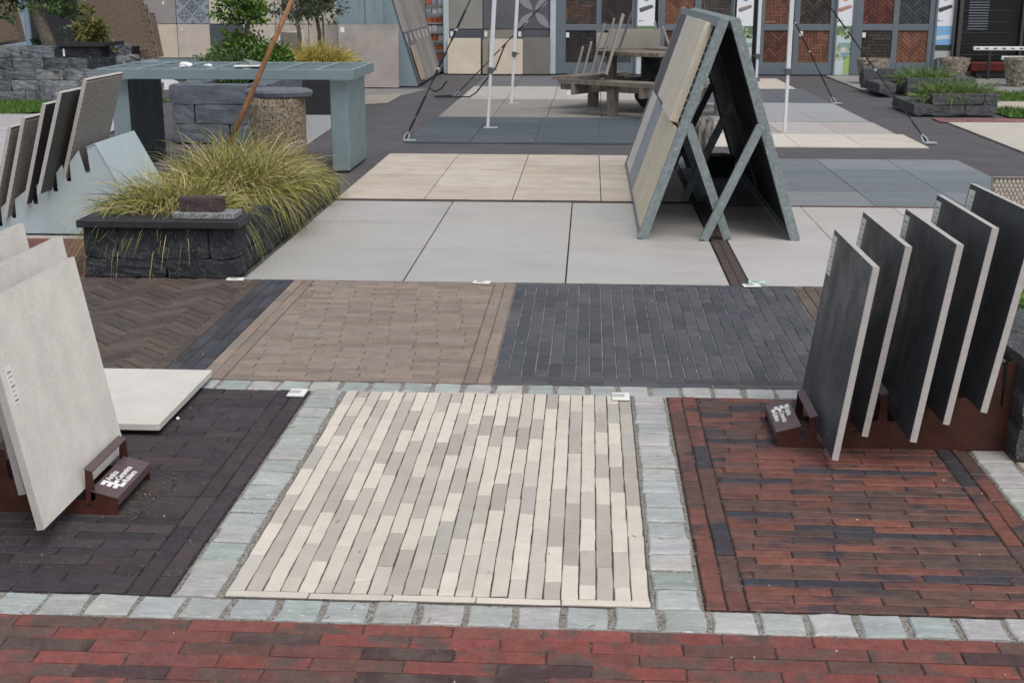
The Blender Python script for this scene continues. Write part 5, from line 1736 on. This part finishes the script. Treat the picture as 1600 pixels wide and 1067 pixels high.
for (cx, cy, cz, rx, L, lb) in ((4.02, 15.15, .15, .24, .33, 'arching green grass in the nearer right planter, its left tuft tinged brown'), (4.32, 15.25, .15, .22, .30, 'bright green grass at the right side of the nearer right planter'), (4.45, 17.9, .14, .3, .32, 'green grass clump in the farther right planter')):
    t = thing('grass_clump', (cx, cy, cz), lb, 'ornamental grass', 'green grass clumps in the right planters')
    b = MB()
    blades(b, 900, 0, 0, 0, rx, rx, L, 1.1, GRN, .012, 4, R)
    b.build('blades', M_blade, t)
t = thing('leafy_plant', (1.62, 4.55, .29), 'small bright green plant in the stone wall at the right edge', 'plant')
b = MB()
leaf_cloud(b, 500, [(0, 0, .03, .16, .12, .06), (.14, .02, .04, .12, .12, .06)], .03, [(.10, .20, .03), (.14, .26, .05), (.07, .15, .02)])
b.build('leaves', M_leaf, t)

# ------------------------------------------------------------------ tent legs and guy straps
legs = [(762, 200, 110, 'front left tent leg, thick and white, on the slate tiles'), (799, 162, 85, 'rear left tent leg, thinner and greyer, on the taupe tiles'),
        (1226, 207, 110, 'front right tent leg on the cream tiles beside the metal rack'), (1180, 160, 88, 'rear right tent leg half hidden by the metal rack')]
TOPS = []
for px, py, cy, lb in legs:
    g = G(px, py)
    ln = .058 if px < 1000 else 0.0
    t = thing('tent_leg', (g.x, g.y, 0), lb, 'tent pole', 'white legs of a pop up tent')
    q = lambda z: Vector((ln * z, 0, z))
    zc = AY(px, cy if px != 1226 else 112, g.y).z
    b = MB()
    b.beam(q(.006), q(zc), .030, .030, bev=.005)
    b.build('lower_tube', M_alu, t)
    b = MB()
    b.beam(q(zc), q(2.25), .042, .042, bev=.006)
    b.build('upper_tube', M_alu, t)
    b = MB()
    b.beam(q(zc - .03), q(zc + .03), .058, .058, bev=.006)
    b.box(q(zc) + Vector((.035 if px < 1000 else -.035, 0, .005)), (.05, .02, .015))
    b.build('clamp', M_greyplastic, t)
    b = MB()
    b.box((.03, 0, .004), (.14, .075, .008), bev=.002)
    b.build('foot_plate', M_alu2, t)
    TOPS.append(Vector((g.x, g.y, 0)) + q(2.15))
straps = [(634, 220, 735, 0, 12.6, 'strap anchored beside the front left tent leg, with a silver hook'), (712, 152, 856, 0, 16.6, 'strap anchored at the rear left tent leg, with a loose looped tail'),
          (1447, 224, 1289, 0, 12.6, 'strap anchored far right on the asphalt lane edge'), (1303, 162, 1225, 0, 16.1, 'strap behind the front right tent leg, anchored at the silver tiles')]
for i, (ax, ay, bx, by, Yt, lb) in enumerate(straps):
    a = G(ax, ay) + Vector((0, 0, .02))
    c = AY(bx, by, Yt)
    d = (c - a)
    top = a + d * 1.65
    t = thing('guy_strap', a, lb, 'guy strap', 'black ratchet straps holding the tent')
    n = d.normalized()
    b = MB()
    b.tube([Vector((0, 0, 0)), top - a], .0065, 6)
    b.build('cord', M_blackplastic, t)
    for f0, f1, w in ((.06, .30, .024), (.42, .62, .024), (.70, .92, .024)):
        b = MB()
        b.beam(d * f0, d * f1, w, .010)
        b.build('webbing', M_blackplastic, t)
    for f in (.15, .50, .78):
        b = MB()
        b.beam(d * (f - .008), d * (f + .008), .030, .014)
        b.build('buckle', M_alu2 if f > .4 else M_greyplastic, t)
    b = MB()
    b.tube([Vector((-.02, 0, -.01)), d * .02 + Vector((-.022, 0, 0)), d * .05, d * .02 + Vector((.022, 0, 0)), Vector((.02, 0, -.01))], .006, 6)
    b.build('hook', M_alu2, t)
    b = MB()
    b.box((.04, 0, -.014), (.11, .05, .008))
    b.build('anchor_plate', M_paleblue, t)
    if i < 2:
        b = MB()
        m = d * .36
        if i == 0:
            b.tube([m, m + Vector((.06, -.02, -.03)), m + Vector((.12, -.02, .0)), m + Vector((.17, 0, .07))], .008, 5)
        else:
            b.tube([d * .55, d * .30 + Vector((.17, 0, 0)), Vector((.28, -.1, .05)), Vector((.2, -.2, .0)), Vector((-.25, -.15, -.005)), Vector((-.27, -.05, -.005)), Vector((-.05, 0, 0))], .010, 5)
        b.build('loose_tail', M_blackplastic, t)

# ------------------------------------------------------------------ picnic table with samples
CX, CY = .75, 15.2
t = thing('picnic_table', (CX, CY, 0), 'weathered wooden picnic table with attached benches behind the metal rack', 'picnic table', rz=rad(-35))
zT, zB = .69, .385
for k in range(7):
    y = -.54 + .18 * k
    ext = .55 if abs(y) < .3 else .55 - (abs(y) - .3) * .55
    b = MB()
    b.box((0, y, zT - .025), (ext * 2, .165, .05), bev=.006)
    b.build('top_plank', M_wood, t)
for (ang, lab) in ((0, 'front'), (90, 'right'), (180, 'back'), (270, 'left')):
    Rm = Matrix.Rotation(rad(ang), 4, 'Z')
    for k in range(2):
        b = MB()
        b.prism([(-.56 - .09 * (1 - k), -.93 + .15 * k - .065), (.56 + .09 * (1 - k), -.93 + .15 * k - .065), (.52, -.93 + .15 * k + .07), (-.52, -.93 + .15 * k + .07)], zB - .045, zB, 'z', M=Rm)
        b.build('bench_plank', M_wood, t)
    b = MB()
    b.box((.0, -.86, (zB - .05) / 2), (.10, .10, zB - .05), Rm, bev=.006)
    b.build('leg', M_wood, t)
for y in (-.45, .45):
    for a in (0, 90):
        Rm = Matrix.Rotation(rad(a), 4, 'Z')
        b = MB()
        b.box((0, y, zB - .10 - (.002 if a else 0)), (2.0, .05, .12), Rm, bev=.005)
        b.build('beam', M_wood, t)
for sx, sy in ((-1, -1), (1, -1), (-1, 1), (1, 1)):
    b = MB()
    b.box((.36 * sx, .36 * sy, .45), (.09, .09, .40), bev=.006)
    b.build('post', M_wood, t)
o = link('stone_block', block_mesh((.60, .45, .26), .012, 88, M_basalt, 'stone_block', 4))
o.location = (CX + .16, CY + .05, zB + .115)
tag(o, 'dark rough stone block sitting inside the picnic table frame', 'stone block')
b = MB()
b.lathe([(.16, 0), (.26, .06), (.33, .15), (.34, .22), (.30, .22)], n=24)
o = b.build('black_bowl', M_cap, smooth=True)
o.location = (CX + .1, CY - .1, -.002)
tag(o, 'black round bowl on the ground under the picnic table', 'bowl')
GP = 'sample slabs propped on the picnic table'
def prop(pbx, pby, ptx, pty, Y, dep, col, label, th=.022):
    a, c = AY(pbx, pby, Y), AY(ptx, pty, Y)
    z = Vector((c.x - a.x, 0, c.z - a.z))
    L = z.length
    z.normalize()
    vw = Vector((a.x, Y, 0)).normalized()        # slab plane follows the line out from where it stands
    x = vw.cross(z).normalized()
    y = z.cross(x)
    M = Matrix((x, y, z)).transposed().to_4x4()
    M.translation = a + z * L / 2 + y * dep / 2
    b = MB()
    b.box((0, 0, 0), (th, dep, L), bev=.002)
    o = b.build('sample_slab', M_solid, color=col)
    o.matrix_world = M
    return tag(o, label, 'sample slab', GP)
tau = (.27, .25, .225)
prop(899, 117, 911, 75, 14.62, .3, tau, 'leftmost thin sample slab propped on the picnic bench')
prop(911, 117, 924, 67, 14.55, .3, tau, 'second thin sample slab from the left on the picnic bench')
prop(923, 117, 945, 38, 14.55, .3, (.24, .225, .20), 'third sample slab from the left, tall and leaning right')
prop(934, 117, 960, 30, 14.50, .3, tau, 'fourth sample slab from the left, reaching above the table top')
prop(947, 117, 974, 23, 14.45, .3, (.30, .275, .245), 'thickest of the tall sample slabs, fifth from the left', .034)
prop(968, 76, 989, 16, 14.95, .3, (.13, .12, .12), 'dark tall sample slab standing on the table top', .022)
prop(1030, 76, 1023, 35, 14.9, .3, tau, 'short sample slab leaning left on the table top')
prop(1047, 76, 1036, 44, 14.9, .3, tau, 'short sample slab leaning left, rightmost on the table top')
a, c = AY(950, 76, 15.4), AY(1032, 46, 15.4)
b = MB()
b.box((0, 0, 0), (c.x - a.x, .022, c.z - a.z), bev=.002)
o = b.build('sample_slab', M_solid, color=(.33, .305, .275))
o.location = ((a.x + c.x) / 2, 15.4, (a.z + c.z) / 2)
tag(o, 'wide taupe sample slab standing across the table top', 'sample slab', GP)
a, c = AY(932, 76, 15.5), AY(960, 52, 15.5)
b = MB()
b.box((0, 0, 0), (c.x - a.x, .022, c.z - zT), bev=.002)
o = b.build('sample_slab', M_solid, color=(.40, .375, .335))
o.location = ((a.x + c.x) / 2, 15.5, (c.z + zT) / 2)
tag(o, 'pale sample slab behind the leaning ones at the left of the table top', 'sample slab', GP)
# triangular white bracket under the left bench
b = MB()
b.prism([(-.14, 0), (.16, 0), (.04, .14), (-.01, .14)], -.1, .25, 'y')
o = b.build('white_stand', mat('white_stand', (.72, .73, .74)))
p = G(901, 147)
o.location = (p.x, p.y, 0)
tag(o, 'small white sheet metal stand under the left picnic bench', 'display stand')
# bark textured pot and dark block seen between the racks
M_barkpot = mat('bark_pot', (.24, .22, .20), var=.4, scale=30, bump=1, bscale=40, bdist=.015, rough=.9, stretch=(1, 1, .35), mott=((.05, .045, .04), 20, .48, .6, .9))
b = MB()
b.lathe([(.135, 0), (.145, .1), (.15, .2), (.155, .28), (.13, .285), (.12, .25)], n=24, wob=.02, rng=random.Random(4))
o = b.build('bark_pot', M_barkpot, smooth=True)
p = G(1088, 236)
o.location = (p.x, p.y, 0)
tag(o, 'bark textured pot seen between the legs of the metal racks', 'plant pot')
o = link('stone_block', block_mesh((.30, .22, .14), .005, 5, M_block, 'stone_block'))
p = G(1117, 273)
o.location = (p.x, p.y + .1, .07)
tag(o, 'small dark stone block on the ground between the metal racks', 'stone block')

# ------------------------------------------------------------------ small cards and litter on the paving
cards = [(465, 616, 1, 'white price card at the corner of the dark brown bricks'), (970, 622, 1, 'white price card on the cream bricks'), (753, 443, .5, 'white price card at the front edge of the grey tiles, in the middle'),
         (368, 438, .5, 'white price card by the corner of the black planter'), (1174, 448, .5, 'white price card at the end of the brown brick band'), (1183, 443, .5, 'pale turquoise price card behind the white one at the brown brick band')]
for px, py, ar, lb in cards:
    g = G(px, py)
    b = MB()
    b.box((0, 0, .004), (.085 if ar < 1 else .062, .05 if ar < 1 else .078, .006), bev=.001)
    o = b.build('price_card', M_paper if 'turquoise' not in lb else mat('turquoise_card', (.45, .62, .60), var=.04, bump=0))
    o.location = (g.x, g.y, .002)
    o.rotation_euler = (0, 0, R.uniform(-.12, .12))
    tag(o, lb, 'price card', 'price cards lying on the paving')
    b = MB()
    for k in range(3):
        b.box((-.008, .014 - .012 * k, .0076), (.04, .004, .0006))
    b.build('printed_lines', M_ink, o)
b = MB()
for k in range(250):
    if k < 190:
        x, y = R.uniform(-2.2, 1.9), R.uniform(2.3, 6.2)
    else:
        x, y = R.gauss(-1.24, .035), R.gauss(3.42, .09)
    s_ = R.uniform(.0015, .0032)
    M = Matrix.Translation((x, y, .003)) @ Matrix.Rotation(R.uniform(0, 6.28), 4, 'Z')
    c = R.choice([(.5, .47, .42), (.36, .32, .25), (.62, .60, .56)])
    if R.random() < (.4 if k < 190 else .93):
        b.box((0, 0, 0), (R.uniform(.01, .035), .0012, .0012), M, 0, (.15, .125, .085))
    else:
        b.box((0, 0, 0), (s_ * 1.6, s_, s_), M, 0, c)
o = b.build('litter', M_plain, kind='stuff')
o['label'] = 'crumbs of grit and dry straw scattered on the bricks'
g = G(278, 656)
b = MB()
b.lathe([(.002, 0), (.006, .002), (.0065, .005), (.004, .009), (.001, .01)], n=10)
o = b.build('pebble', M_white, smooth=True)
o.location = (g.x, g.y, .001)
tag(o, 'tiny white pebble beside the flat limestone slab', 'pebble')
# far cream wall and blue container at the back left
b = MB()
b.box((0, 0, 2.0), (16, .4, 4.0))
o = b.build('rear_wall', M_cream_wall)
o.location = (-12, 27, 0)
tag(o, 'cream rendered wall far behind the planter, left', 'wall')
b = MB()
b.box((0, 0, 1.3), (2.2, 1.0, 2.6), bev=.02)
for k in range(9):
    b.box((-.95 + .24 * k, -.51, 1.3), (.10, .03, 2.4))
M_cont = mat('blue_container_paint', (.27, .35, .43), var=.08, scale=3, bump=.05, rough=.5)
o = b.build('container', M_cont)
p = AY(38, 60, 24.5)
o.location = (p.x - .75, 24.5, 0)
tag(o, 'pale blue container partly hidden by the olive trunk', 'container', 'blue containers')
o2 = o.copy()
COL.objects.link(o2)
p = AY(216, 60, 24.6)
o2.location = (p.x - .8, 24.6, 0)
o2['label'] = 'pale blue container showing beside the left display wall'
